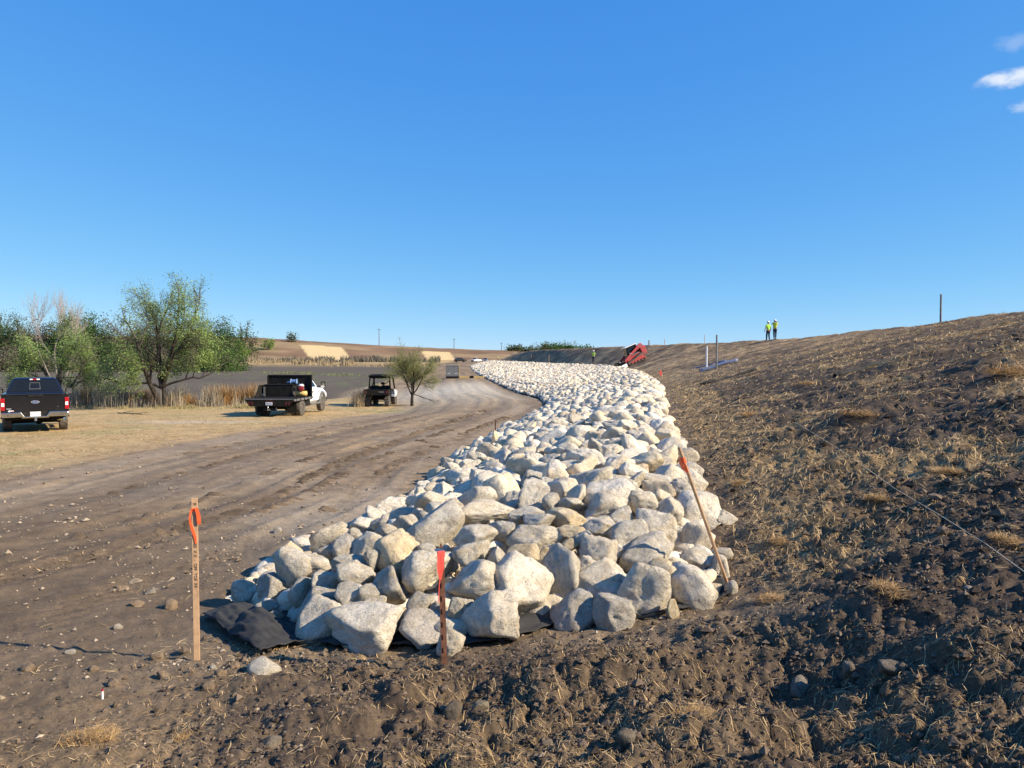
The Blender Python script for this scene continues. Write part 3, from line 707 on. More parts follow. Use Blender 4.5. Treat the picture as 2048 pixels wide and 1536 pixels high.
# ------------------------------------------------------------------ litter on the ground: clods, pebbles, straw
def clod_colour(n, lo, hi): 
    t = grand.uniform(0, 1, (n, 1)); return np.asarray(lo) * (1 - t) + np.asarray(hi) * t
OCTA = [rock_shape(1, 900 + i, 2.0, norm=False) for i in range(12)]
TINY = []
for i in range(10):
    D0 = np.array([(1, 0, 0), (-1, 0, 0), (0, 1, 0), (0, -1, 0), (0, 0, 1), (0, 0, -.6), ], float); g_ = np.random.default_rng(i)
    TINY.append((D0 * g_.uniform(.6, 1.15, (6, 1)) + g_.normal(0, .12, (6, 3)), np.array([(0, 2, 4), (2, 1, 4), (1, 3, 4), (3, 0, 4), (2, 0, 5), (1, 2, 5), (3, 1, 5), (0, 3, 5)])))
def scatter_lumps(name, X, Y, r, cols, variants, m='clod', sink=.25, squash=.75, smooth=False):
    """many small lumps in one mesh, vectorised per shape"""
    Z = gz(X, Y) + r * (1 - sink) * squash * .6; VV, FF, CC = [], [], []; off = 0
    pick = grand.integers(len(variants), size=len(X))
    for k, (V, F) in enumerate(variants):
        s = np.where(pick == k)[0]
        if not len(s): continue
        a = grand.uniform(0, 6.28, len(s)); sc = r[s][:, None] * grand.uniform(.7, 1.3, (len(s), 3)) * np.array([1, 1, squash])
        P = V[None] * sc[:, None, :]; ca, sa = np.cos(a)[:, None], np.sin(a)[:, None]
        P = np.stack([P[..., 0] * ca - P[..., 1] * sa + X[s][:, None], P[..., 0] * sa + P[..., 1] * ca + Y[s][:, None], P[..., 2] + Z[s][:, None]], -1)
        VV.append(P.reshape(-1, 3)); FF.append((F[None] + (np.arange(len(s)) * len(V))[:, None, None]).reshape(-1, 3) + off); off += len(s) * len(V)
        CC.append(np.repeat(cols[s], len(V), 0))
    return link(name, mesh_from(name, np.concatenate(VV), np.concatenate(FF), np.concatenate(CC), smooth, m))
def polar(n, r0, r1, a0=-37, a1=37, pw=0.0):
    u = grand.uniform(0, 1, n); r = np.exp(np.log(r0) + (np.log(r1) - np.log(r0)) * u); a = np.radians(grand.uniform(a0, a1, n)); return r * np.sin(a), r * np.cos(a)
def is_dug(X, Y):
    return np.maximum(sstep(-.1, .8, X - XR(Y)), (1 - sstep(4.4, 5.6, Y - .2 * np.clip(-X, 0, 4))) * sstep(-3.2, -.4, X))
def clear_of_bank(X, Y, m=.05): return ~((X > XL(Y) - m) & (X < XR(Y) + m) & (front_d(X, Y) > -m) & (Y < RIP_END))
# soil clods on the dug ground and the embankment
X, Y = polar(70000, 2.3, 40); k = (grand.uniform(0, 1, len(X)) < is_dug(X, Y) * (.25 + .75 * sstep(.4, .6, fbm(X * 1.1, Y * 1.1, 3, 201)))) & clear_of_bank(X, Y)
X, Y = X[k], Y[k]; rr = np.hypot(X, Y); r = np.clip(.010 * np.exp(grand.normal(0, .62, len(X))), .004, .05) * np.clip(rr / 6, .6, 1.15)
tag(scatter_lumps('soil_clods', X, Y, r, clod_colour(len(X), (.05, .037, .027), (.17, .125, .088)), TINY + OCTA[:2]), 'dark crumbly soil clods strewn over the dug slope', 'soil', None, 'stuff')
X, Y = polar(52000, 2.3, 7.5); k = (grand.uniform(0, 1, len(X)) < is_dug(X, Y) * (.15 + .85 * sstep(.42, .55, fbm(X * 2.3, Y * 2.3, 3, 211)))) & clear_of_bank(X, Y)
X, Y = X[k], Y[k]; r = np.clip(.0075 * np.exp(grand.normal(0, .5, len(X))), .003, .03) * np.clip(np.hypot(X, Y) / 5, .7, 1.4)
tag(scatter_lumps('soil_crumbs', X, Y, r, clod_colour(len(X), (.045, .034, .026), (.19, .145, .105)), TINY), 'fine dark soil crumbs on the dug ground in front', 'soil', None, 'stuff')
# pebbles and grit on the road and the bare ground
X, Y = polar(21000, 2.3, 45, -37, 20); k = (grand.uniform(0, 1, len(X)) < (1 - is_dug(X, Y)) * (.3 + .7 * sstep(.45, .6, fbm(X * .8, Y * .8, 3, 202)))) & clear_of_bank(X, Y) & (X > GRASS_EDGE(Y) - 2)
k2 = 420; k = np.where(k)[0]; X, Y = np.concatenate([X[k], grand.normal(-1.75, .42, k2)]), np.concatenate([Y[k], grand.normal(4.95, .16, k2)]); rr = np.hypot(X, Y); r = np.clip(.0085 * np.exp(grand.normal(0, .6, len(X))), .004, .04) * np.clip(rr / 8, .6, 1.3)
tag(scatter_lumps('road_gravel', X, Y, r, clod_colour(len(X), (.10, .075, .05), (.44, .35, .25)), TINY), 'tan grit and pebbles scattered over the bare dirt', 'gravel', None, 'stuff')

def ribbons(X, Y, L, w, az, lift, cols, bend=.3, tilt=None, Z0=None):
    """each straw: a thin three-point blade lying or standing on the ground"""
    n = len(X); Z = (gz(X, Y) if Z0 is None else Z0) + .004; d = np.stack([np.cos(az), np.sin(az)], 1); q = np.stack([-d[:, 1], d[:, 0]], 1)
    V = np.zeros((n, 6, 3)); b = grand.normal(0, bend, n)
    for j, t in enumerate((-.5, 0.05, .5)):
        cx = X + d[:, 0] * L * t + q[:, 0] * b * L * (t * t); cy = Y + d[:, 1] * L * t + q[:, 1] * b * L * (t * t)
        cz = (gz(cx, cy) if Z0 is None else Z0) + .006 + lift * L * (t + .5) ** 1.0 + (.10 * L * (1 - 4 * t * t) * .3 if Z0 is None else 0)
        ww = w * (1.0, 1.0, .5)[j] / 2
        V[:, j * 2] = np.stack([cx - q[:, 0] * ww, cy - q[:, 1] * ww, cz], 1); V[:, j * 2 + 1] = np.stack([cx + q[:, 0] * ww, cy + q[:, 1] * ww, cz + ww * .5], 1)
    F = np.array([(0, 1, 3, 2), (2, 3, 5, 4)])[None] + (np.arange(n) * 6)[:, None, None]
    return V.reshape(-1, 3), F.reshape(-1, 4), np.repeat(cols, 6, 0)
def straw_field():
    X, Y = polar(330000, 2.3, 80); rr = np.hypot(X, Y)
    dug = is_dug(X, Y); m = sstep(.47, .66, fbm(X * .9 + 3, Y * .55, 4, 108)) * 1.0 + .10 + .7 * np.exp(-((X - XR(Y) - .7) / .9) ** 2) * (Y > 5.5) + .35 * sstep(.52, .62, fbm(X * 3, Y * 3, 2, 207))
    m = m * (1 - .7 * np.exp(-((X - 2.2) / 1.3) ** 2 - ((Y - 4.4) / .7) ** 2))
    pr = dug * m * np.where(rr < 5.4, .22, 1.0) + (1 - dug) * .035 * sstep(.5, .62, fbm(X * .9, Y * .9, 3, 203)) * (Y < 9)
    k = (grand.uniform(0, 1, len(X)) < pr) & clear_of_bank(X, Y, -.05); X, Y, rr = X[k], Y[k], rr[k]; n = len(X)
    L = grand.uniform(.025, .12, n) * np.clip(rr / 7, .65, 2.2); w = grand.uniform(.0015, .0032, n) * np.clip(rr / 4.2, .75, 6)
    az = grand.uniform(0, 6.28, n); lift = np.clip(grand.normal(.06, .14, n), -.03, .8) 
    c = clod_colour(n, (.42, .25, .095), (.78, .57, .29)); c[grand.uniform(0, 1, n) < .3] *= .5
    V, F, C = ribbons(X, Y, L, w, az, lift, c)
    tag(link('straw', mesh_from('straw', V, F, C, False, 'straw')), 'golden mown straw lying over the dark soil', 'straw', None, 'stuff')
straw_field()
def cleat_marks():
    """churned bars of soil left by a tracked machine along the haul road"""
    g = np.random.default_rng(88); VV, FF, CC = [], [], []; k = 0
    for c0, ln, sk, y0, y1, pr in ((-1.3, .42, .28, 8.2, 34, .85), (-2.85, .44, .28, 7.6, 36, .9), (-2.05, .40, .3, 8.5, 26, .8), (-3.7, .40, .22, 9.5, 26, .6), (-5.9, .34, .25, 12, 34, .55), (-7.6, .34, -.25, 14, 36, .45)):
        y = y0
        while y < y1:
            y += .27 * g.uniform(.9, 1.12) * (1 + y * .012); u = c0 + .35 * (float(fbm(np.array([y * .09]), np.array([c0]), 2, 71)[0]) - .5) * 2 + g.normal(0, .02); x = float(XL(y)) + u
            if g.uniform() > pr or float(fbm(np.array([x * .5 + c0]), np.array([y * .33]), 2, 172)[0]) < .40: continue
            a = sk + g.normal(0, .05); d = np.array([math.cos(a), -math.sin(a)]); q = np.array([d[1], -d[0]]); L = ln * g.uniform(.6, 1.1); h = .055 * g.uniform(.6, 1.3); w = .05 * g.uniform(.8, 1.3)
            t = np.linspace(-.5, .5, 6); px_ = x + d[0] * t * L; py_ = y + d[1] * t * L; z = gz(px_, py_); pf = np.array([.2, .9, 1, .8, 1, .2]) * g.uniform(.6, 1.2, 6)
            V = np.zeros((18, 3)); V[0::3] = np.stack([px_ - q[0] * w, py_ - q[1] * w, z - .004], 1); V[1::3] = np.stack([px_, py_, z + h * pf], 1); V[2::3] = np.stack([px_ + q[0] * w * 1.6, py_ + q[1] * w * 1.6, z - .004], 1)
            F = [(3 * i + j, 3 * i + 3 + j, 3 * i + 4 + j, 3 * i + 1 + j) for i in range(5) for j in (0, 1)]
            VV.append(V); FF.append(np.array(F) + k); k += 18; CC.append(np.tile(np.array([.15, .106, .066]) * g.uniform(.7, 1.25), (18, 1)))
    tag(link('track_marks', mesh_from('track_marks', np.concatenate(VV), np.concatenate(FF), np.concatenate(CC), True, 'soil')), 'bars of churned soil left by machine tracks on the road', 'soil', None, 'stuff')
cleat_marks()
def grass_flat():
    X, Y = polar(60000, 14, 47, -36, -2); k = (X < GRASS_EDGE(Y) + .6 * grand.normal(0, 1, len(X))) & (Y > 12) & (lake_mask(X, Y) < .3) & (grand.uniform(0, 1, len(X)) < .25 + .75 * sstep(.42, .6, fbm(X * .7, Y * .9, 3, 231))); X, Y = X[k][:17000], Y[k][:17000]; n = len(X)
    c = clod_colour(n, (.26, .18, .075), (.58, .43, .22)); gr = fbm(X * .35, Y * .35, 4, 101) > .62; c[gr] = clod_colour(int(gr.sum()), (.20, .20, .07), (.44, .38, .18))
    V, F, C = ribbons(X, Y, grand.uniform(.05, .16, n), grand.uniform(.006, .015, n), grand.uniform(0, 6.28, n), np.clip(grand.normal(.18, .16, n), 0, .7), c)
    tag(link('dry_grass', mesh_from('dry_grass', V, F, C, False, 'straw')), 'short dry tan grass covering the parking flat', 'grass', None, 'stuff')
grass_flat()
def tuft_mesh(seed, n=520, spread=.17, tall=.10):
    g = np.random.default_rng(seed); a = g.uniform(0, 6.28, n); rad = spread * np.sqrt(g.uniform(0, 1, n)); X = rad * np.cos(a) * 1.5; Y = rad * np.sin(a)
    Z0 = tall * .55 * np.exp(-(rad / spread) ** 2 * 1.5) * g.uniform(.3, 1, n)
    V, F, C = ribbons(X, Y, g.uniform(.06, .17, n), g.uniform(.0025, .005, n), a + g.normal(0, 1.2, n), np.clip(g.normal(.12, .22, n), -.15, .7), clod_colour(n, (.30, .155, .05), (.58, .40, .18)), .35, Z0=Z0)
    return mesh_from('dry_grass_tuft', V, F, C, False, 'straw')
TM = [tuft_mesh(i) for i in range(5)]
TUFTS = [(1545, 1200, 1.0, 'orange dead grass tuft right of the leaning stake foot'), (1780, 1215, 1.15, 'brown dead grass tuft on the dark soil hump at right'), (1390, 1440, .9, 'dead grass tuft by the hole at the bottom right'), (370, 1475, .7, 'straw tuft at the bottom left of the dug soil'), (175, 1500, 1.0, 'dead grass clump at the bottom left corner'),
         (1905, 945, 1.3, 'straw tuft on the slope crossed by the string line'), (2020, 750, 3.2, 'large orange grass clump near the right edge of the slope'), (1620, 770, 2.2, 'orange grass clump in the middle of the slope'), (1480, 965, 1.2, 'golden straw heap right of the stone edge'), (1760, 1005, 1.0, 'straw tuft above the dark hollow on the slope'),
         (1500, 830, 2.0, 'straw tuft low on the slope beside the far stones'), (1720, 840, 1.9, 'ginger straw tuft on the mid slope left of the string'), (2010, 1090, 1.0, 'small dead tuft at the right edge'), (1560, 1085, .9, 'thin straw tuft between stake and hollow')]
for k, (px, py, s, lab) in enumerate(TUFTS):
    p = ground_at(px, py); s *= .55; o = link('dry_grass_tuft', TM[k % 5], None, p); o.scale = (s, s, s); o.rotation_euler = (0, 0, k * 1.7); tag(o, lab, 'dry grass', 'dead grass tufts')

# loose cobbles one can point at
COBBLES = [(528, 1334, 72, 40, (1.1, 1.07, 1.02), 'white angular stone lying before the black fabric'), (340, 1210, 24, 22, T_, 'tan cobble with a long shadow, left of the fabric'), (141, 1308, 22, 11, W, 'white pebble lying on the stake shadow line'), (235, 1256, 18, 13, W, 'small white pebble on the dirt left of the fabric'),
           (314, 1320, 24, 16, T_, 'tan cobble on the shadow line near the left stake'), (325, 1352, 26, 17, T_, 'tan cobble just below the shadow line'), (225, 1370, 28, 18, T_, 'brown cobble on the bare ground, bottom left'), (415, 1373, 30, 18, T_, 'split tan cobble in front of the left stake'), (52, 1338, 30, 18, T_, 'flat tan stones at the far left edge'),
           (243, 1173, 24, 14, T_, 'tan cobble farther up the dirt at left'), (300, 1183, 24, 15, G, 'grey cobble on the dirt above the tan one'), (273, 1210, 28, 12, T_, 'low flat cobble beside the tan one with a shadow'), (188, 1342, 22, 14, T_, 'round brown cobble at lower left'),
           (540, 1478, 44, 26, (.5, .45, .4), 'muddy brown stone half buried at the bottom'), (1605, 1330, 46, 34, (.5, .47, .45), 'dark oval stone on the black soil at right'), (1700, 1318, 24, 36, (.45, .42, .4), 'upright dark cobble on the black soil'), (1785, 1340, 52, 26, (.42, .39, .37), 'flat dark cobble right of the upright one'),
           (1094, 1456, 26, 20, (.5, .45, .4), 'brown pebble in the dug soil at bottom centre'), (990, 1480, 24, 14, (.6, .52, .45), 'pinkish pebble in the dug soil at bottom'), (1068, 1388, 16, 14, (.5, .45, .4), 'small round pebble on the soil mound'), (958, 1395, 40, 30, (.55, .5, .42), 'curved clay lump in the dug soil'),
           (905, 1408, 40, 34, (.35, .31, .27), 'large grey clod in the dug soil below the post'), (1250, 1475, 44, 34, (.4, .37, .34), 'dark lumpy stone at the bottom right of centre'), (1940, 1180, 22, 14, W, 'white chip on the slope below the string'), (440, 1352, 26, 16, T_, 'tan cobble right of the left stake'), (470, 1335, 22, 14, T_, 'reddish cobble between stake and white stone'), (425, 1335, 18, 14, W, 'pale cobble at the left stake foot'),
           (555, 1060, 18, 12, W, 'white pebble on the ruts left of the bank'), (270, 1160, 30, 12, (.8, .7, .6), 'grey-tan stone on the dirt below the ruts')]
for k, (px, py, w, h, tint, lab) in enumerate(COBBLES):
    p = ground_at(px, py + h * .35); s = p.y / FPX; hw, hh = w * s / 2, h * s / 2 * 1.15
    V, F = rock_shape(3, 1500 + k, .8); tint = {T_: (.62, .50, .40), W: (.92, .9, .88), G: (.55, .52, .5)}.get(tint, tint) if k else tint
    o = link('loose_cobble', tinted(V, F, tint, 'loose_cobble'), None, (p.x, p.y + hh * .3, p.z + hh * .5)); o.scale = (hw, (hw + hh) * .5, hh)
    o.rotation_euler = (0, .1 * (k % 3 - 1), 0); tag(o, lab, 'stone', 'loose cobbles on the ground')

# ------------------------------------------------------------------ materials for made things
mat('black_paint', (.008, .008, .010), .18, 0, .2, 3, coat=.6, spec=.5)
mat('white_paint', (.78, .78, .77), .3, 0, .04, 2, coat=.4)
mat('silver_paint', (.42, .43, .46), .3, .4, .05, 2, coat=.4)
mat('red_paint', (.42, .022, .02), .4, 0, .18, 3, coat=.2, dust=(.36, .06, .045))
mat('black_steel', (.010, .010, .010), .75, 0, .3, 4, spec=.15, dust=(.020, .018, .015))
mat('black_plastic', (.014, .014, .014), .85, 0, .2, 8, spec=.12, dust=(.026, .023, .019))
mat('rubber', (.035, .033, .031), .85, 0, .3, 10, .006, 40, dust=(.14, .115, .09))
mat('chrome', (.62, .61, .58), .16, 1.0, .05, 6)
mat('steel', (.36, .36, .36), .4, .9, .15, 10)
mat('dull_steel', (.22, .215, .205), .6, .6, .25, 5)
mat('dark_glass', (.010, .012, .014), .08, 0, .1, 2, spec=.35)
mat('red_lens', (.36, .010, .016), .2, 0, .1, 20)
mat('dim_lens', (.10, .008, .010), .4, 0, .1, 20)
mat('clear_lens', (.85, .85, .83), .2, 0, .05, 20)
mat('plate_white', (.80, .80, .80), .5, 0, .03, 10)
mat('marker', (.10, .065, .045), .8)
mat('ink', (.02, .02, .025), .6)
mat('emblem_blue', (.012, .035, .16), .25, 0, .05, 5)
mat('badge_silver', (.7, .71, .72), .3, .5, .05, 5)
mat('rust', (.13, .055, .032), .9, .2, .5, 18, .003, 80)
mat('raw_wood', (.50, .31, .17), .85, 0, .22, 14, .002, 90)
mat('orange_tape', (.95, .13, .03), .5, 0, .1, 20)
mat('pink_tape', (.88, .09, .065), .5, 0, .1, 20)
mat('felt', (.030, .029, .027), .95, 0, .3, 9, .004, 120)
mat('pvc', (.62, .64, .64), .5, 0, .06, 6)
mat('blue_pipe', (.10, .13, .22), .5, 0, .1, 6)
mat('hi_vis', (.36, .72, .04), .7, 0, .15, 9)
mat('hi_vis_yellow', (.62, .66, .03), .7, 0, .15, 9)
mat('denim', (.018, .020, .045), .9, 0, .3, 20)
mat('skin', (.36, .20, .13), .6, 0, .1, 10)
mat('hard_hat_white', (.82, .80, .74), .35)
mat('dark_cloth', (.025, .025, .03), .9)
mat('yellow_paint', (.62, .42, .14), .5, 0, .2, 6)
mat('pole_wood', (.10, .075, .055), .9, 0, .3, 3)
mat('string', (.72, .62, .44), .8)
mat('blue_tool', (.16, .26, .44), .4)
mat('boot', (.06, .045, .035), .8)

# ------------------------------------------------------------------ fabric under the bank
def fabric():
    root = thing('geotextile_fabric', 'black geotextile felt lying under the near end of the stone bank', 'fabric')
    xs = np.linspace(-1.9, 1.75, 150); ts = np.linspace(-.13, .75, 26); Xg, Tg = np.meshgrid(xs, ts)
    out = .10 * (fbm(Xg * 2.2, Tg * 0, 2, 301) - .5) * (Tg < 0) + np.where(Xg > -.1, -.05, 0)
    Yg = YF(Xg) + Tg + out; keep_under = sstep(-.1, .3, Tg)
    Zg = base(Xg, Yg) + .045 + .045 * (fbm(Xg * 4, Tg * 3, 3, 302) - .5) + np.where(Tg < 0, gz(Xg, Yg) - base(Xg, Yg), 0) * (1 - keep_under) + keep_under * .05
    n = len(xs); i = np.arange(len(ts) - 1)[:, None] * n; j = np.arange(n - 1)[None]; F = np.stack([i + j, i + j + 1, i + n + j + 1, i + n + j], -1).reshape(-1, 4)
    link('felt_sheet', mesh_from('felt_sheet', np.stack([Xg.ravel(), Yg.ravel(), Zg.ravel()], 1), F, None, True, 'felt'), root)
    # folded-back corner
    us = np.linspace(0, 1, 44); vs = np.linspace(0, 1, 30); U, V = np.meshgrid(us, vs)
    a, b, c, d = (ground_at(404, 1240), ground_at(520, 1318), ground_at(610, 1296), ground_at(490, 1212))
    def bil(k): return (a[k] * (1 - U) + b[k] * U) * (1 - V) + (d[k] * (1 - U) + c[k] * U) * V
    Xf, Yf = bil(0), bil(1); hump = np.sin(math.pi * np.clip(U * 1.05, 0, 1)) ** .7 * np.sin(math.pi * np.clip(V * .9 + .06, 0, 1)) ** .6
    fold = .5 + .5 * np.abs(np.cos((U * 1.5 + V * 1.1) * 4.2 + .6 * np.sin(V * 5))) ** .6 * np.sign(np.cos((U * 1.5 + V * 1.1) * 4.2 + .6 * np.sin(V * 5))) 
    ple = 1 - np.abs(2 * ((U * 1.55 + V * .55 + .12) % 1.0) - 1); Zf = np.array(gz(Xf, Yf)) + .05 + hump * (.02 + .06 * ple ** .7 + .02 * fold) + hump * .035 * (1 - np.abs(2 * fbm(U * 3.2 + 4, V * 3.2, 2, 309) - 1)) ** 5 + hump * .02 * (1 - np.abs(2 * fbm(U * 6, V * 5, 2, 310) - 1)) ** 4 + .015 * (fbm(U * 9, V * 9, 2, 303) - .5)
    Yf = Yf - .10 * hump * (1 - V)
    n = len(us); i = np.arange(len(vs) - 1)[:, None] * n; j = np.arange(n - 1)[None]; F = np.stack([i + j, i + j + 1, i + n + j + 1, i + n + j], -1).reshape(-1, 4)
    o = link('folded_flap', mesh_from('folded_flap', np.stack([Xf.ravel(), Yf.ravel(), Zf.ravel()], 1), F, None, True, 'felt'), root); o['label'] = 'rumpled folded-back corner of the black felt'
    # edge strip that shows along the road side of the bank
    ys = np.linspace(9, 150, 420); ts = np.linspace(-.28, .3, 6); Yg, Tg = np.meshgrid(ys, ts); Xg = XL(Yg) + Tg * (1 + .6 * (fbm(Yg * .5, Tg * 0, 2, 304) - .5)) + .12
    Zg = base(Xg, Yg) + .05 + .05 * (fbm(Yg * 2, Tg * 4, 2, 305) - .3)
    n = len(ys); i = np.arange(len(ts) - 1)[:, None] * n; j = np.arange(n - 1)[None]; F = np.stack([i + j, i + j + 1, i + n + j + 1, i + n + j], -1).reshape(-1, 4)
    link('edge_strip', mesh_from('edge_strip', np.stack([Xg.ravel(), Yg.ravel(), Zg.ravel()], 1), F, None, True, 'felt'), root)
    for ch in root.children:
        md = ch.modifiers.new('thickness', 'SOLIDIFY'); md.thickness = .006
fabric()

# ------------------------------------------------------------------ stakes, posts, ribbons
def tape(name, pts, wd, m, parent, side=(1, 0, 0)):
    """a hanging strip of flagging tape through points"""
    s = Vector(side).normalized(); mb = MB(); P = [Vector(p) for p in pts]; w = wd if isinstance(wd, list) else [wd] * len(P)
    mb.loft([[p - s * k / 2, p + s * k / 2, p + s * k / 2 + Vector((0, .0015, 0)), p - s * k / 2 + Vector((0, .0015, 0))] for p, k in zip(P, w)])
    return mb.build(name, m, parent)
p = on(394, 1326); L_ = (1326 - 994) * p.y / FPX
st = thing('survey_stake', 'upright wooden lath stake with orange ribbon, left of the bank', 'stake', (p.x, p.y, gz1(p.x, p.y) - .01), R(14), 'survey stakes')
MB().prism([(-.02, 0), (.02, 0), (.02, L_), (-.02, L_)], 'y', -.006, .006).build('lath', 'raw_wood', st, .0015)
o = text('lettering', '1120  X X  -  OFF  TOE  RR', .029, 'marker', st, (0.001, -.0078, L_ * .60), (R(90), R(90), 0), 0, .0004)
text('lettering', 'R', .029, 'marker', st, (0.001, -.0078, L_ * .965), (R(90), R(90), 0), 0, .0004)
zt = L_ * .93
tape('ribbon', [(-.02, -.009, zt), (-.03, -.016, zt - .05), (-.026, -.014, zt - .09), (-.01, -.012, zt - .15), (.004, -.011, zt - .20), (.006, -.011, zt - .235)], [.015, .011, .016, .019, .016, .009], 'orange_tape', st)
tape('ribbon', [(-.01, -.012, zt + .0), (.012, -.018, zt + .015), (.026, -.02, zt - .03), (.03, -.022, zt - .075), (.03, -.02, zt - .10)], [.016, .022, .026, .025, .02], 'orange_tape', st)
MB().box(-.0205, .0205, -.009, .009, zt - .012, zt + .012).build('ribbon_knot', 'orange_tape', st, .002)

p = on(890, 1330); L_ = (1330 - 1089) * p.y / FPX
st = thing('iron_post', 'rusty iron fence post with pink ribbon, in front of the stones', 'post', (p.x, p.y - .03, gz1(p.x, p.y) - .02), 0, 'survey stakes'); st.rotation_euler = (0, R(-1.6), R(20))
MB().prism([(-.019, -.003), (.019, -.003), (.019, .003), (.003, .003), (.003, .032), (-.003, .032), (-.003, .003), (-.019, .003)], 'z', 0, L_).build('t_bar', 'rust', st)
for k in range(9): MB().box(-.006, .006, -.010, -.002, .12 + k * .085, .15 + k * .085).build('stud', 'rust', st)
tape('ribbon', [(-.012, -.012, L_ * .995), (-.018, -.016, L_ * .9), (-.020, -.018, L_ * .84), (-.014, -.016, L_ * .77)], [.026, .028, .022, .008], 'pink_tape', st)
tape('ribbon', [(.004, -.013, L_ * .995), (.006, -.017, L_ * .92), (.002, -.018, L_ * .85), (-.012, -.015, L_ * .77)], [.024, .02, .014, .008], 'pink_tape', st)
tape('ribbon', [(-.016, -.014, L_ * .78), (-.024, -.015, L_ * .69), (-.030, -.016, L_ * .58)], .005, 'pink_tape', st)
MB().box(-.024, .024, -.012, .012, L_ * .955, L_ + .004).build('ribbon_knot', 'pink_tape', st, .003)

p = on(1455, 1168); q = at(1358, 895, p.y - .10); q.y = p.y - .10; d = q - Vector((p.x, p.y, p.z)); L_ = d.length
st = thing('survey_stake', 'wooden lath stake leaning left across the stones, orange ribbon', 'stake', p, 0, 'survey stakes'); st.rotation_euler = d.to_track_quat('Z', 'Y').to_euler(); st.rotation_euler.rotate_axis('Z', R(10))
MB().prism([(-.018, 0), (.018, 0), (.018, L_), (-.018, L_)], 'y', -.006, .006).build('lath', 'raw_wood', st, .0015)
zt = L_ * .93
MB().box(-.021, .021, -.010, .010, zt - .05, zt - .0).build('ribbon_knot', 'orange_tape', st, .003)
tape('ribbon', [(-.018, -.012, zt), (-.02, -.022, zt - .05), (.0, -.024, zt - .10), (.016, -.018, zt - .13)], [.02, .05, .05, .025], 'orange_tape', st)
tape('ribbon', [(.01, -.012, zt - .02), (.03, -.02, zt - .06), (.034, -.02, zt - .12)], [.02, .03, .02], 'orange_tape', st)

def thin_post(px, y0, y1, rad, m, name, label, cat, tilt=0, dx=0, grp='posts along the works', Yd=None):
    p = ground_at(px, y0) if Yd is None else Vector((ray(px, y0).x * Yd, Yd, gz1(ray(px, y0).x * Yd, Yd)))
    h = (y0 - y1) * p.y / FPX
    t = thing(name, label, cat, p, 0, grp); t.rotation_euler = (0, R(tilt), 0)
    MB().lathe([(-.1, rad), (h * .5, rad * 1.0), (h, rad * .96)], 'z', n=10).build('shaft', m, t)
    MB().lathe([(h - .03, rad * 1.05), (h, rad * 1.08), (h + .01, rad * .8)], 'z', n=10).build('cap', m, t)
    return t, p, h
thin_post(991, 881, 836, .022, 'rust', 'steel_stake', 'short rusty stake at the road-side edge of the bank', 'stake')
thin_post(1413, 735, 692, .06, 'pvc', 'standpipe', 'white standpipe on the slope beside the darker taller one', 'pipe')
thin_post(1433, 737, 671, .05, 'dull_steel', 'standpipe', 'tall dark standpipe on the slope right of the white one', 'pipe')
def post_on_crest(px, top, rad, name, label, cat, m, h=None):
    """on the skyline of the embankment"""
    v = ray(px, 700); t = np.linspace(20, 230, 3000); z = (base(v.x * t, t) - CAM_Z) / t; k = int(np.argmax(z)); Yd = t[k]; x = v.x * Yd; zg = gz1(x, Yd)
    hh = at(px, top, Yd).z - zg
    t_ = thing(name, label, cat, (x, Yd, zg), 0, 'posts along the works'); MB().lathe([(-.15, rad), (hh, rad * .95)], 'z', n=8).build('shaft', m, t_); MB().lathe([(hh, rad * 1.05), (hh + .03, rad)], 'z', n=8).build('cap', m, t_)
    return t_
post_on_crest(1880, 590, .045, 'steel_post', 'dark post standing alone on the crest at the far right', 'post', 'dull_steel')
post_on_crest(1298, 681, .09, 'steel_post', 'short dark post on the skyline just right of the red loader', 'post', 'dull_steel')
post_on_crest(1329, 679, .04, 'steel_stake', 'thin stake on the skyline between the red loader and the standpipes', 'stake', 'raw_wood')
post_on_crest(1409, 670, .03, 'steel_stake', 'thin stake on the skyline above the white standpipe', 'stake', 'raw_wood')
t_, p, h = thin_post(1324, 757, 741, .03, 'raw_wood', 'survey_stake', 'small stake with pink flag at the straw edge below the red loader', 'stake', -8)
tape('ribbon', [(0, -.03, h), (-.05, -.04, h - .1), (-.04, -.04, h - .3)], [.1, .16, .1], 'pink_tape', t_)
t_, p, h = thin_post(1098, 727, 709, .03, 'raw_wood', 'survey_stake', 'thin stake at the top edge of the far stones, right of the trucks', 'stake', 0)
thin_post(1062, 722, 708, .03, 'raw_wood', 'survey_stake', 'thinner stake farther along the top edge of the far stones', 'stake', 3)
p = ground_at(205, 1400); t_ = thing('marker_flag', 'tiny white marker stub with a red tip at bottom left', 'marker', p, 0); MB().lathe([(-.02, .006), (.05, .006)], 'z', n=8).build('stub', 'plate_white', t_); MB().lathe([(.05, .0065), (.062, .0065)], 'z', n=8).build('tip', 'red_lens', t_)
# pipes and dark strips lying on the slope, one for a ridge shadow
def pipe(a, b, rad, m, label):
    A, B = ground_at(*a), ground_at(*b); n = 14; pts = []
    for i in range(n):
        q = A.lerp(B, i / (n - 1)); pts.append((q.x, q.y, gz1(q.x, q.y) + rad * .8))
    t = thing('drain_pipe', label, 'pipe', A, 0, 'pipes on the slope'); pts = [Vector(p_) - A for p_ in pts]
    MB().tube(pts, rad, 10).build('barrel', m, t, 0, True); MB().tube([pts[0], pts[0] + (pts[1] - pts[0]) * .25], rad * 1.25, 10).build('collar', m, t)
pipe((1400, 743), (1475, 723), .10, 'blue_pipe', 'blue-grey pipe lying below the two standpipes')
pipe((1385, 739), (1452, 723), .09, 'blue_pipe', 'blue-grey pipe lying just behind the other at the standpipes')
pipe((1402, 773), (1512, 741), .06, 'felt', 'long black strip running up the slope below the standpipes')
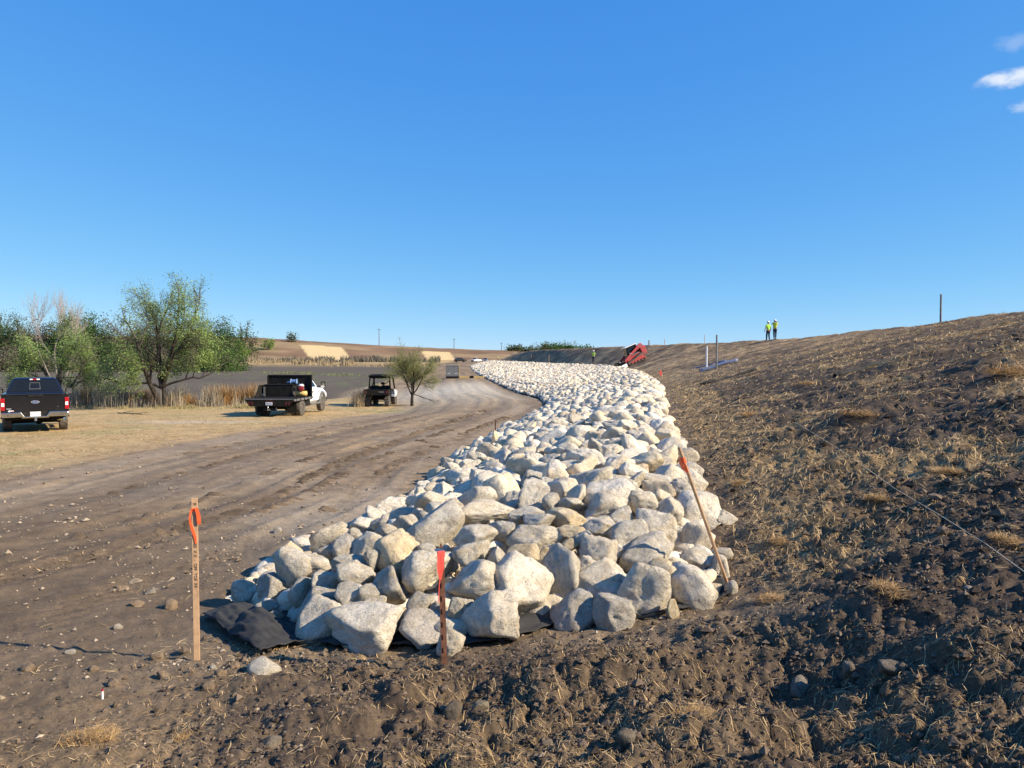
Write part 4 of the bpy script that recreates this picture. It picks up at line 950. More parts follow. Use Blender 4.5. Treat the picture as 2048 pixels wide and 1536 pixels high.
pipe((1670, 757), (1810, 713), .05, 'felt', 'long dark strip in place of a ridge shadow up the slope at right')  # black tube laid in for the shadow along a soil ridge
# string line
pts = []
for px, py in ((1590, 852), (1690, 925), (1790, 990), (1880, 1045), (1970, 1105), (2060, 1172)):
    q = on(px, py); pts.append((q.x, q.y, max(gz1(q.x, q.y) + .03, q.z + .06)))
tag(MB().tube(pts, .0019, 5).build('string_line', 'string'), 'pale string line stretched across the slope at right', 'string')

# far utility poles
for px, y0, y1, Yd, lab in ((758, 690, 657, 480, 'tall utility pole on the hill left of centre'), (908, 698, 677, 520, 'utility pole above the distant vehicles'), (1003, 702, 685, 560, 'small utility pole left of the far green trees'), (1150, 700, 681, 520, 'utility pole standing right of the far green trees')):
    v = ray(px, y1); x = v.x * Yd; zt = CAM_Z + v.z * Yd; zb = gz1(x, Yd) - .5
    t_ = thing('utility_pole', lab, 'pole', (x, Yd, zb), 0, 'utility poles on the skyline')
    MB().lathe([(0, .22), (zt - zb, .15)], 'z', n=8).build('shaft', 'pole_wood', t_); MB().box(-1.1, 1.1, -.07, .07, zt - zb - .8, zt - zb - .62).build('crossarm', 'pole_wood', t_)

# ------------------------------------------------------------------ vehicles (local axes: +Y forward, origin on the ground)
def wheel(parent, x, y, r, w, rim='steel', n=26, lugs=False):
    s = 1 if x > 0 else -1; h = w / 2; x0 = x
    mb = MB().lathe([(x0 - h, r * .62), (x0 - h, r * .93), (x0 - h * .75, r), (x0 + h * .75, r), (x0 + h, r * .93), (x0 + h, r * .62)], 'x', (0, y, r), n)
    if lugs:
        for k in range(14):
            t = 2 * math.pi * k / 14
            c = Vector((x0, y + r * math.cos(t), r + r * math.sin(t))); d = Vector((0, math.cos(t), math.sin(t))); e = Vector((0, -math.sin(t), math.cos(t)))
            mb.loft([[c + d * -.02 + e * .03 + Vector((-h, 0, 0)), c + d * -.02 - e * .03 + Vector((-h, 0, 0)), c + d * .03 - e * .03 + Vector((-h, 0, 0)), c + d * .03 + e * .03 + Vector((-h, 0, 0))], [c + d * -.02 + e * .03 + Vector((h, 0, 0)), c + d * -.02 - e * .03 + Vector((h, 0, 0)), c + d * .03 - e * .03 + Vector((h, 0, 0)), c + d * .03 + e * .03 + Vector((h, 0, 0))]])
    wl = mb.build('wheel', 'rubber', parent)
    MB().lathe([(x0 + s * h * .2, r * .05), (x0 + s * h * .95, r * .2), (x0 + s * h * .55, r * .32), (x0 + s * h * .5, r * .5), (x0 + s * h * 1.02, r * .60), (x0 + s * h * .9, r * .64), (x0, r * .63)], 'x', (0, y, r), n).build('rim', rim, wl)
    hub = MB()
    for k in range(6):
        t = 2 * math.pi * k / 6; hub.lathe([(x0 + s * h * .5, r * .04), (x0 + s * h * .75, r * .04)], 'x', (0, y + r * .24 * math.cos(t), r + r * .24 * math.sin(t)), 6)
    hub.build('lug_nuts', 'black_plastic', wl)
    return wl
def panel(face, u0, u1, v0, v1, t=.008):
    """a slab on a rectangle of a four-cornered face (a b c d)"""
    a, b, c, d = [Vector(q) for q in face]
    def P(u, v): return (a * (1 - u) + b * u) * (1 - v) + (d * (1 - u) + c * u) * v
    return MB().quadp(P(u0, v0), P(u1, v0), P(u1, v1), P(u0, v1), t)
def hexring(y, w, zb, zm, zt, tw):
    return [(-w * .9, y, zb), (-w, y, zb + .12), (-w * 1.005, y, zm), (-tw, y, zt), (tw, y, zt), (w * 1.005, y, zm), (w, y, zb + .12), (w * .9, y, zb)]

def black_pickup(p, rz):
    t = thing('pickup_truck', 'black crew-cab pickup seen from behind, parked on dry grass at far left', 'pickup', p, rz)
    bd = MB().loft([hexring(y, w, zb, zm, zt, tw) for y, w, zb, zm, zt, tw in ((-.98, 1.0, .52, .98, 1.38, .95), (.2, 1.0, .50, .98, 1.36, .95), (1.25, 1.0, .50, .98, 1.33, .93), (1.45, .99, .52, .98, 1.27, .90), (2.5, .98, .52, .95, 1.20, .84), (2.88, .93, .55, .85, 1.10, .78))]).build('body', 'black_paint', t, .02)
    for s in (-1, 1):
        prof = [(s * .90, .62), (s * 1.0, .70), (s * 1.012, .98), (s * .985, 1.38), (s * .95, 1.405), (s * .85, 1.405), (s * .84, 1.36), (s * .84, .62)]
        MB().loft([[(x, y, z) for x, z in prof] for y in (-2.86, -1.0)]).build('bed_side', 'black_paint', t, .012)
        lamp = MB().box(s * .885 if s > 0 else -1.012, 1.012 if s > 0 else -.885, -2.895, -2.83, .84, 1.26).build('tail_light', 'red_lens', t, .012)
        MB().box(s * .90 if s > 0 else -.985, .985 if s > 0 else -.90, -2.905, -2.89, .98, 1.10).build('reverse_lens', 'clear_lens', lamp, .004)
        mir = MB().box(min(s * 1.03, s * 1.27), max(s * 1.03, s * 1.27), .93, 1.05, 1.20, 1.47).build('side_mirror', 'black_plastic', t, .03)
        MB().box(min(s * 1.06, s * 1.245), max(s * 1.06, s * 1.245), .918, .932, 1.23, 1.44).build('mirror_glass', 'chrome', mir)
        MB().box(min(s * .92, s * 1.05), max(s * .92, s * 1.05), .97, 1.03, 1.22, 1.30).build('mirror_arm', 'black_plastic', mir)
    MB().box(-.84, .84, -2.8, -1.0, .70, .76).build('bed_floor', 'black_steel', t)
    # tailgate with pressed centre and spoiler lip
    tg = MB().box(-.862, .862, -2.885, -2.81, .74, 1.36).build('tailgate', 'black_paint', t, .012)
    MB().prism([(-2.90, 1.36), (-2.92, 1.395), (-2.86, 1.415), (-2.79, 1.415), (-2.79, 1.36)], 'x', -.862, .862).build('spoiler_lip', 'black_paint', tg, .006)
    MB().prism([(-.62, .80), (.62, .80), (.70, .93), (.66, .96), (-.66, .96), (-.70, .93)], 'y', -2.894, -2.88).build('pressed_panel', 'black_paint', tg, .006)
    MB().prism([(-.25, 1.375), (.25, 1.375), (.20, 1.30), (-.20, 1.30)], 'y', -2.925, -2.88).build('handle', 'black_plastic', tg, .008)
    em = MB().lathe([(-2.888, .001), (-2.898, 1.0), (-2.888, 1.0)], 'y', (0, 0, 0), 32); em.v = [(x * .125, y, 1.115 + z * .05) for x, y, z in em.v]; em = em.build('emblem', 'badge_silver', tg)
    e2 = MB().lathe([(-2.898, .001), (-2.903, 1.0), (-2.896, 1.0)], 'y', (0, 0, 0), 32); e2.v = [(x * .112, y, 1.115 + z * .040) for x, y, z in e2.v]; e2.build('emblem_field', 'emblem_blue', em)
    text('emblem_script', 'Ford', .085, 'badge_silver', em, (0, -2.9035, 1.113), (R(90), 0, 0), .35, .001)
    MB().box(-.84, -.70, -2.892, -2.884, .955 - .07, .975 - .07).build('badge', 'badge_silver', tg)
    st = MB().box(-.74, -.60, -2.892, -2.884, .80, .835).build('sticker', 'plate_white', tg); MB().prism([(-.80, .815), (-.75, .85), (-.73, .80), (-.76, .785)], 'y', -2.892, -2.884).build('sticker_star', 'plate_white', tg)
    MB().box(-.74, -.60, -2.894, -2.886, .80, .812).build('sticker_stripe', 'red_lens', st)
    # cab
    lo = [(-.925, -.93, 1.36), (.925, -.93, 1.36), (.90, 1.38, 1.30), (-.90, 1.38, 1.30)]; hi = [(-.70, -.60, 1.86), (.70, -.60, 1.86), (.68, .52, 1.86), (-.68, .52, 1.86)]
    cab = MB().loft([[Vector(q) for q in lo], [Vector(q) for q in hi]]).build('cab', 'black_paint', t, .03)
    MB().loft([[(-.71, -.62, 1.855), (.71, -.62, 1.855), (.69, .54, 1.855), (-.69, .54, 1.855)], [(-.60, -.50, 1.915), (.60, -.50, 1.915), (.58, .40, 1.915), (-.58, .40, 1.915)]]).build('roof', 'black_paint', t, .02)
    rear = (lo[0], lo[1], hi[1], hi[0]); gl = panel(rear, .06, .94, .10, .90).build('rear_window', 'dark_glass', t)
    for u0, u1, v0, v1 in ((.40, .405, .28, .72), (.595, .60, .28, .72), (.40, .60, .26, .285), (.40, .60, .715, .73)): panel(rear, u0, u1, v0, v1, .012).build('slider_trim', 'dull_steel', gl)
    MB().box(-.16, .16, -.665, -.60, 1.835, 1.875).build('high_brake_light', 'clear_lens', t, .004); MB().box(-.06, .06, -.672, -.60, 1.832, 1.878).build('brake_lens', 'red_lens', t)
    for a, b, c, d in ((lo[1], lo[2], hi[2], hi[1]), (lo[3], lo[0], hi[0], hi[3])):
        panel((a, b, c, d), .10, .46, .12, .88).build('side_window', 'dark_glass', t); panel((a, b, c, d), .52, .86, .12, .86).build('side_window', 'dark_glass', t)
    panel((lo[2], lo[3], hi[3], hi[2]), .05, .95, .06, .94).build('windscreen', 'dark_glass', t)
    # chrome bumper in two wings and a step
    for s in (-1, 1):
        MB().prism([(s * .98, .60), (s * 1.0, .76), (s * .42, .78), (s * .30, .60)] if s > 0 else [(s * .30, .60), (s * .42, .78), (s * 1.0, .76), (s * .98, .60)], 'y', -3.03, -2.87).build('bumper_wing', 'chrome', t, .02)
        MB().lathe([(-3.034, .018), (-3.02, .018)], 'y', (s * .80, 0, .67), 10).build('parking_sensor', 'black_plastic', t)
    MB().box(-.40, .40, -2.99, -2.87, .56, .62).build('bumper_step', 'chrome', t, .012); MB().box(-.36, .36, -2.93, -2.87, .60, .80).build('plate_recess', 'black_plastic', t)
    pl = MB().box(-.155, .155, -2.945, -2.932, .62, .775).build('number_plate', 'plate_white', t); text('plate_text', 'STZ\u00b70485', .085, 'ink', pl, (0, -2.946, .685), (R(90), 0, 0), 0, .0005); text('plate_text', 'TEXAS', .03, 'ink', pl, (0, -2.946, .755), (R(90), 0, 0), 0, .0005)
    MB().box(-.04, .04, -3.0, -2.6, .46, .54).build('hitch_receiver', 'steel', t); MB().lathe([(.50, .02), (.54, .02), (.56, .03), (.60, .022)], 'z', (0, -3.06, -.02), 12).build('tow_ball', 'chrome', t); MB().box(-.03, .03, -3.10, -2.95, .46, .485).build('ball_mount', 'steel', t)
    MB().tube([(.52, -2.2, .46), (.68, -2.6, .46), (.86, -2.86, .50)], .042, 10).build('exhaust_pipe', 'chrome', t)
    MB().box(-.75, .75, -1.75, -1.55, .30, .46).build('rear_axle', 'black_steel', t); MB().box(-.9, .9, -2.75, 2.6, .48, .60).build('underbody', 'black_steel', t); MB().lathe([(-.1, .10), (0, .16), (.1, .10)], 'x', (.1, -1.65, .38), 12).build('differential', 'black_steel', t)
    for x, y in ((-.86, -1.62), (.86, -1.62), (-.86, 2.05), (.86, 2.05)): wheel(t, x, y, .40, .275)
    for s in (-1, 1): MB().box(min(s * .78, s * .98), max(s * .78, s * .98), -1.14, -1.12, .30, .62).build('mud_flap', 'black_plastic', t); MB().box(min(s * .95, s * 1.08), max(s * .95, s * 1.08), -.9, 1.1, .42, .47).build('running_board', 'black_plastic', t)
    return t
p = on(72, 871, lambda x, y: base(x, y), 5, 60); p = Vector((ray(72, 868).x * 25.6, 25.6, 0)); hd = Vector((p.x, p.y, 0)).normalized()
c = p + hd * 2.95; black_pickup((c.x, c.y, gz1(c.x, c.y)), math.atan2(-hd.x, hd.y))

def flatbed_truck(p, rz):
    t = thing('flatbed_truck', 'white-cab truck with a black flatbed and headboard, parked on dry grass', 'truck', p, rz)
    # cab: nose, doors, fenders
    MB().loft([hexring(y, w, zb, zm, zt, tw) for y, w, zb, zm, zt, tw in ((.62, .98, .55, 1.05, 1.36, .94), (2.05, .98, .55, 1.05, 1.34, .92), (2.25, .98, .6, 1.05, 1.30, .86), (3.3, .97, .62, 1.0, 1.25, .80), (3.62, .94, .62, .95, 1.12, .78))]).build('cab_body', 'white_paint', t, .03)
    lo = [(-.93, .62, 1.34), (.93, .62, 1.34), (.90, 2.25, 1.30), (-.90, 2.25, 1.30)]; hi = [(-.72, .72, 1.92), (.72, .72, 1.92), (.70, 1.50, 1.92), (-.70, 1.50, 1.92)]
    MB().loft([[Vector(q) for q in lo], [Vector(q) for q in hi]]).build('cab_upper', 'white_paint', t, .04)
    MB().loft([[(-.73, .7, 1.915), (.73, .7, 1.915), (.71, 1.52, 1.915), (-.71, 1.52, 1.915)], [(-.62, .8, 1.97), (.62, .8, 1.97), (.6, 1.4, 1.97), (-.6, 1.4, 1.97)]]).build('roof', 'white_paint', t, .02)
    for k, (a, b, c, d) in enumerate(((lo[1], lo[2], hi[2], hi[1]), (lo[3], lo[0], hi[0], hi[3]))):
        u = (.10, .82) if k == 0 else (.18, .90)
        panel((a, b, c, d), u[0], u[1], .10, .86).build('side_window', 'dark_glass', t)
    panel((lo[2], lo[3], hi[3], hi[2]), .05, .95, .06, .94).build('windscreen', 'dark_glass', t); panel((lo[0], lo[1], hi[1], hi[0]), .15, .85, .2, .85).build('rear_window', 'dark_glass', t)
    for s in (-1, 1):
        d = MB().box(min(s * .976, s * .99), max(s * .976, s * .99), .95, 1.98, .66, 1.30).build('door', 'white_paint', t, .006); MB().box(min(s * .99, s * 1.02), max(s * .99, s * 1.02), 1.02, 1.18, 1.10, 1.14).build('handle', 'black_plastic', d)
        MB().prism([(2.10, .50), (2.16, .82), (2.34, 1.02), (2.62, 1.10), (2.9, 1.02), (3.08, .82), (3.14, .50), (3.02, .50), (2.94, .80), (2.62, .98), (2.3, .80), (2.22, .50)], 'x', min(s * .95, s * 1.06), max(s * .95, s * 1.06)).build('wheel_arch', 'dull_steel', t, .01)
        m = MB().box(min(s * 1.12, s * 1.36), max(s * 1.12, s * 1.36), 1.98, 2.10, 1.28, 1.66).build('side_mirror', 'black_plastic', t, .03); MB().box(min(s * .92, s * 1.14), max(s * .92, s * 1.14), 2.0, 2.06, 1.36, 1.41).build('mirror_arm', 'black_plastic', m); MB().box(min(s * 1.14, s * 1.34), max(s * 1.14, s * 1.34), 1.972, 1.982, 1.31, 1.63).build('mirror_glass', 'chrome', m)
        MB().tube([(s * 1.0, .6, .50), (s * 1.02, 2.1, .50)], .055, 10).build('step_bar', 'dull_steel', t)
    # flatbed deck with its stake-pocket rail
    MB().box(-1.19, 1.19, -2.45, .42, .86, .93).build('deck', 'black_steel', t, .006)
    for k in range(9): MB().box(-1.16 + k * .258, -1.16 + k * .258 + .245, -2.44, .41, .932, .948).build('deck_plank', 'black_steel', t)
    for s in (-1, 1):
        MB().box(min(s * 1.195, s * 1.225), max(s * 1.195, s * 1.225), -2.40, .42, .82, .92).build('side_rail', 'dull_steel', t)
        for k in range(5): MB().box(min(s * 1.16, s * 1.235), max(s * 1.16, s * 1.235), -2.1 + k * .55, -2.02 + k * .55, .78, .94).build('stake_pocket', 'black_steel', t)
        MB().box(min(s * .42, s * 1.0), max(s * .42, s * 1.0), -1.46, -1.44, .22, .80).build('mud_flap', 'black_plastic', t)
    MB().box(-1.2, 1.2, -2.475, -2.452, .905, .945).build('rear_lip', 'dull_steel', t)
    tb = MB().prism([(-1.2, .90), (1.2, .90), (.98, .58), (-.98, .58)], 'y', -2.47, -2.40).build('rear_skirt', 'black_steel', t, .006)
    for s in (-1, 1):
        for k in (0, 1): MB().prism([(s * (.78 + k * .14), .66), (s * (.86 + k * .14), .66), (s * (.90 + k * .14), .80), (s * (.82 + k * .14), .80)] if s > 0 else [(s * (.82 + k * .14), .80), (s * (.90 + k * .14), .80), (s * (.86 + k * .14), .66), (s * (.78 + k * .14), .66)], 'y', -2.478, -2.468).build('tail_light', 'dim_lens', tb)
    for k in range(3): MB().box(-.16 + k * .13, -.08 + k * .13, -2.478, -2.468, .84, .87).build('marker_light', 'dim_lens', tb)
    pl = MB().box(-.16, .16, -2.485, -2.47, .64, .78).build('number_plate', 'plate_white', t); MB().box(-.14, .14, -2.488, -2.486, .67, .70).build('plate_band', 'blue_tool', pl); text('plate_text', 'N36-4285', .07, 'ink', pl, (0, -2.487, .73), (R(90), 0, 0), 0, .0005)
    MB().box(-.30, .30, -2.40, -2.2, .36, .48).build('rear_bumper', 'black_steel', t); MB().box(-.04, .04, -2.6, -2.3, .38, .46).build('hitch_receiver', 'steel', t); MB().lathe([(.46, .02), (.50, .02), (.53, .032), (.57, .02)], 'z', (0, -2.6, 0), 12).build('tow_ball', 'chrome', t)
    MB().tube([(.30, -2.35, .40), (.34, -2.42, .40), (.34, -2.42, .52)], .016, 8).build('light_bracket', 'chrome', t)
    # headboard and sloping side boards
    hb = MB().box(-1.17, 1.17, .42, .47, .93, 2.03).build('headboard', 'black_steel', t, .008)
    MB().box(-1.17, 1.17, .38, .42, 1.98, 2.04).build('top_rail', 'black_steel', hb)
    for s in (-1, 1): MB().box(min(s * 1.12, s * 1.18), max(s * 1.12, s * 1.18), .34, .42, .95, 2.0).build('upright', 'black_steel', hb)
    MB().prism([(-1.35, .95), (.42, .95), (.42, 1.55), (-.75, 1.55)], 'x', -1.18, -1.13).build('side_board', 'black_steel', t, .006)
    MB().box(-.5, .5, -2.2, .4, .60, .86).build('chassis', 'black_steel', t); MB().box(-.42, -.34, -2.3, 3.4, .52, .66).build('frame_rail', 'black_steel', t); MB().box(.34, .42, -2.3, 3.4, .52, .66).build('frame_rail', 'black_steel', t)
    MB().box(.62, 1.08, -.40, .35, .45, .82).build('side_toolbox', 'black_steel', t, .01)
    for x in (-1.02, 1.02): wheel(t, x, -.98, .42, .26, 'dull_steel')
    for x in (-.74, .74): wheel(t, x, -.98, .42, .24, 'dull_steel')
    for x in (-.92, .92): wheel(t, x, 2.62, .42, .26, 'dull_steel')
    MB().box(-.8, .8, -1.06, -.90, .34, .48).build('rear_axle', 'black_steel', t)
    MB().box(-.9, .9, 3.60, 3.78, .48, .80).build('front_bumper', 'chrome', t, .02)
    return t
FB = Vector((-11.62, 37.75, 0)); FB.z = gz1(FB.x, FB.y); fa = R(-3.0)
flatbed_truck(FB, fa)
def on_bed(x, y, z):
    v = Vector((x, y, z)); v.rotate(Matrix.Rotation(fa, 3, 'Z')); return FB + v
# cargo
t = thing('steel_tank', 'black steel tool tank standing on the flatbed by the headboard', 'tank', on_bed(-.22, -.15, .95), fa)
MB().box(-.78, .70, -.35, .45, 0, .58).build('tank_body', 'black_steel', t, .02); MB().box(-.80, .72, -.37, .47, .58, .62).build('lid', 'black_steel', t, .01)
MB().box(-.82, -.74, -.40, -.35, .02, .50).build('corner_post', 'dull_steel', t); MB().lathe([(.62, .02), (.66, .02)], 'z', (-.2, 0, 0), 10).build('filler_cap', 'chrome', t)
MB().box(-1.0, -.80, -.36, -.35, .06, .14).build('decal', 'plate_white', t)
t = thing('air_compressor', 'small engine compressor with red shroud and yellow tank on the flatbed', 'compressor', on_bed(.86, -.35, .95), fa)
MB().lathe([(-.3, .02), (-.28, .12), (.28, .12), (.3, .02)], 'x', (0, 0, .16), 16).build('air_tank', 'yellow_paint', t, 0, True)
MB().box(-.18, .16, -.13, .13, .30, .48).build('engine_block', 'black_steel', t, .02); MB().lathe([(-.17, .02), (-.16, .13), (-.10, .14), (-.08, .06)], 'y', (.04, 0, .42), 16).build('red_shroud', 'red_paint', t)
MB().ell((.0, 0, .56), (.15, .13, .07)).build('fuel_tank', 'plate_white', t, 0, True); MB().tube([(-.3, 0, .2), (-.34, 0, .5), (-.2, 0, .64), (.1, 0, .66)], .014, 8).build('handle_tube', 'steel', t)
MB().lathe([(-.04, .14), (.04, .14)], 'x', (-.32, -.1, .14), 16).build('wheel', 'rubber', t)
t = thing('hose_reel', 'blue and silver hose reel resting on top of the black tank', 'reel', on_bed(.35, -.1, 1.59), fa)
MB().lathe([(-.16, .10), (-.15, .14), (-.13, .10), (.13, .10), (.15, .14), (.16, .10)], 'x', (.05, 0, .12), 18).build('drum', 'blue_tool', t); MB().tube([(-.3, 0, .06), (-.12, 0, .1)], .05, 10).build('motor', 'chrome', t); MB().box(-.14, .22, -.1, .1, -.02, .02).build('base_plate', 'black_steel', t)

def utv(p, rz):
    t = thing('utility_vehicle', 'dark side-by-side utility vehicle with roof and dump bed by the small tree', 'utility vehicle', p, rz)
    for x, y, s in ((-.60, -.95, 1), (.60, -.95, 1), (-.60, 1.05, 1), (.60, 1.05, 1)): wheel(t, x, y, .34, .27, 'black_plastic', 20, True)
    MB().box(-.62, .62, -.55, 1.3, .38, .62).build('chassis', 'black_plastic', t, .02)
    bed = MB().box(-.76, .76, -1.50, -.45, .74, .80).build('dump_bed', 'black_plastic', t, .01)
    MB().box(-.76, .76, -1.53, -1.48, .74, 1.08).build('tailgate', 'black_plastic', bed, .015)
    MB().box(-.76, .76, -.48, -.44, .74, 1.10).build('bed_front', 'black_plastic', bed)
    for s in (-1, 1):
        MB().box(min(s * .72, s * .77), max(s * .72, s * .77), -1.5, -.46, .76, 1.08).build('bed_side', 'black_plastic', bed)
        MB().box(min(s * .60, s * .74), max(s * .60, s * .74), -1.545, -1.53, .86, 1.0).build('tail_light', 'dim_lens', bed)
    text('badge', 'POLARIS', .085, 'badge_silver', bed, (.33, -1.533, .93), (R(90), 0, 0), 0, .001)
    for s in (-1, 1):
        MB().prism([(-.42, .62), (.75, .50), (1.35, .62), (1.5, .86), (.75, 1.0), (.55, .70), (-.1, .72), (-.25, 1.05), (-.42, 1.05)], 'x', min(s * .66, s * .74), max(s * .66, s * .74)).build('side_panel', 'white_paint' if s > 0 else 'black_plastic', t, .01)
        MB().tube([(s * .66, -.42, .7), (s * .66, -.48, 1.2), (s * .62, -.40, 1.86), (s * .60, .25, 1.90), (s * .62, .65, 1.75), (s * .66, 1.0, 1.05)], .055, 8).build('cage_tube', 'black_plastic', t)
        MB().tube([(s * .55, -.44, 1.1), (s * .3, -.42, 1.8)] if s < 0 else [(s * .62, -.44, 1.6), (s * .05, -.44, 1.18)], .025, 8).build('brace_tube', 'black_plastic', t)
    MB().tube([(-.66, -.46, 1.12), (.66, -.46, 1.12)], .03, 8).build('cross_tube', 'black_plastic', t); MB().tube([(-.62, -.42, 1.80), (.62, -.42, 1.80)], .06, 8).build('cross_tube', 'black_plastic', t)
    rf = MB().box(-.70, .70, -.55, .60, 1.84, 1.93).build('roof', 'black_plastic', t, .02); MB().tube([(-.6, -.45, 1.97), (.6, -.45, 1.97), (.6, .4, 1.97), (-.6, .4, 1.97), (-.6, -.45, 1.97)], .015, 6).build('roof_rail', 'black_plastic', rf)
    for s in (-1, 1): MB().tube([(s * .6, -.45, 1.93), (s * .6, -.45, 1.97)], .015, 6).build('rail_foot', 'black_plastic', rf)
    MB().box(-.64, .64, -.43, -.40, 1.08, 1.26).build('rear_panel', 'black_plastic', t); MB().box(-.60, .60, -.30, .12, .70, .84).build('bench_seat', 'black_plastic', t, .03)
    for x in (-.32, .32): sb = MB().box(x - .24, x + .24, -.40, -.28, .84, 1.30).build('seat_back', 'black_plastic', t, .03)
    for x in (.18,): MB().box(x - .12, x + .12, -.40, -.32, 1.34, 1.50).build('headrest', 'black_plastic', t, .03)
    MB().prism([(.55, .6), (1.45, .62), (1.5, .86), (1.0, 1.02), (.6, 1.04)], 'x', -.62, .62).build('hood', 'black_plastic', t, .02); MB().tube([(-.32, .62, 1.02), (-.32, .35, 1.15)], .02, 6).build('steering_column', 'black_plastic', t)
    for s in (-1, 1): MB().tube([(s * .48, -.95, .36), (s * .15, -.85, .52)], .03, 6).build('suspension_arm', 'black_steel', t); MB().tube([(s * .40, -.95, .40), (s * .32, -.9, .78)], .04, 8).build('shock', 'black_steel', t)
    MB().tube([(-.55, -.95, .34), (.55, -.95, .34)], .03, 8).build('rear_axle', 'black_steel', t); MB().box(-.03, .03, -1.35, -1.2, .40, .46).build('hitch', 'black_steel', t)
    return t
q = Vector((ray(757, 815).x * 45.5, 45.5, 0)); q.z = gz1(q.x, q.y); utv((q.x, q.y + 1, q.z), R(-2))

def skid_box():
    p = ground_at(905, 757); t = thing('steel_hopper', 'grey steel hopper standing upright on the road before the far bend', 'hopper', p, R(4))
    w, h = 25 * p.y / FPX / 2, 31 * p.y / FPX
    bd = MB().box(-w, w, 0, 1.1, .06, h * .80).build('box_body', 'dull_steel', t, .02)
    for s in (-1, 1):
        MB().box(min(s * w, s * (w + .05)), max(s * w, s * (w + .05)), -.03, .06, 0, h).build('corner_post', 'yellow_paint' if s > 0 else 'dull_steel', t)
        for k in (0, 1): MB().lathe([(-.03, .05), (.01, .05)], 'y', (s * (.38 + k * .17) if True else 0, 0, h * .33), 14).build('lamp', 'clear_lens', t)
    MB().box(-w, w, -.02, .05, h * .80, h * .86).build('top_rail', 'dull_steel', t); MB().box(-w, w, -.02, .04, h * .95, h * .99).build('upper_bar', 'dull_steel', t); MB().box(-w - .02, w + .02, -.04, .0, .02, .28).build('kick_plate', 'black_steel', t)
    p2 = ground_at(940, 758); b = thing('timber_beam', 'long yellow beam lying on the road right of the grey hopper', 'beam', (p.x + w + .1, p.y + .2, gz1(p.x + 2, p.y)), R(-2))
    MB().box(0, 3.0, -.12, .12, 0, .26).build('bar', 'yellow_paint', b, .02); MB().box(1.3, 1.75, -.16, .16, .0, .34).build('bracket', 'black_steel', b, .02); MB().box(2.98, 3.3, -.1, .1, .02, .22).build('tongue', 'dull_steel', b, .02)
skid_box()

def far_car(name, label, p, rz, paint, truck=False):
    t = thing(name, label, 'pickup' if truck else 'car', p, rz, 'vehicles parked far down the road')
    MB().loft([hexring(y, w, zb, zm, zt, tw) for y, w, zb, zm, zt, tw in ((-2.6, .92, .5, .8, 1.10, .86), (-2.3, .96, .42, .85, 1.16, .9), (1.2, .96, .42, .85, 1.14, .9), (2.3, .95, .45, .8, 1.06, .82), (2.55, .88, .5, .75, .95, .75))]).build('body', paint, t, .05)
    y0 = -.5 if truck else -2.3; lo = [(-.88, y0, 1.12), (.88, y0, 1.12), (.86, 1.25, 1.1), (-.86, 1.25, 1.1)]; hi = [(-.66, y0 + .35, 1.78), (.66, y0 + .35, 1.78), (.64, .45, 1.78), (-.64, .45, 1.78)]
    MB().loft([[Vector(q) for q in lo], [Vector(q) for q in hi]]).build('cab', paint, t, .05)
    for a, b, c, d in ((lo[1], lo[2], hi[2], hi[1]), (lo[3], lo[0], hi[0], hi[3])): panel((a, b, c, d), .08, .92, .15, .85).build('side_window', 'dark_glass', t)
    panel((lo[2], lo[3], hi[3], hi[2]), .06, .94, .08, .92).build('windscreen', 'dark_glass', t); panel((lo[0], lo[1], hi[1], hi[0]), .1, .9, .1, .9).build('rear_window', 'dark_glass', t)
    for s in (-1, 1):
        MB().box(min(s * .6, s * .88), max(s * .6, s * .88), 2.42, 2.56, .72, .88).build('headlight', 'clear_lens', t); MB().box(min(s * .7, s * .9), max(s * .7, s * .9), -2.62, -2.5, .8, 1.0).build('tail_light', 'red_lens', t); MB().box(min(s * .95, s * 1.12), max(s * .95, s * 1.12), .9, 1.0, 1.1, 1.28).build('side_mirror', 'black_plastic', t)
    MB().box(-.5, .5, 2.50, 2.60, .55, .85).build('grille', 'black_plastic', t)
    for x, y in ((-.84, -1.6), (.84, -1.6), (-.84, 1.6), (.84, 1.6)): wheel(t, x, y, .36, .24, 'dull_steel', 18)
    return t
for nm, lab, px, py, Yd, a, pt, tr in (('parked_car', 'dark car parked far down the road, leftmost of three', 921, 721, 300, R(-62), 'black_paint', False), ('parked_pickup', 'white pickup parked far down the road between the dark and silver ones', 952, 722, 290, R(150), 'white_paint', True), ('parked_pickup', 'silver pickup facing the camera far down the road, rightmost of three', 971, 722, 285, R(178), 'silver_paint', True)):
    v = ray(px, py); x = v.x * Yd; far_car(nm, lab, (x, Yd, gz1(x, Yd)), a, pt, tr)

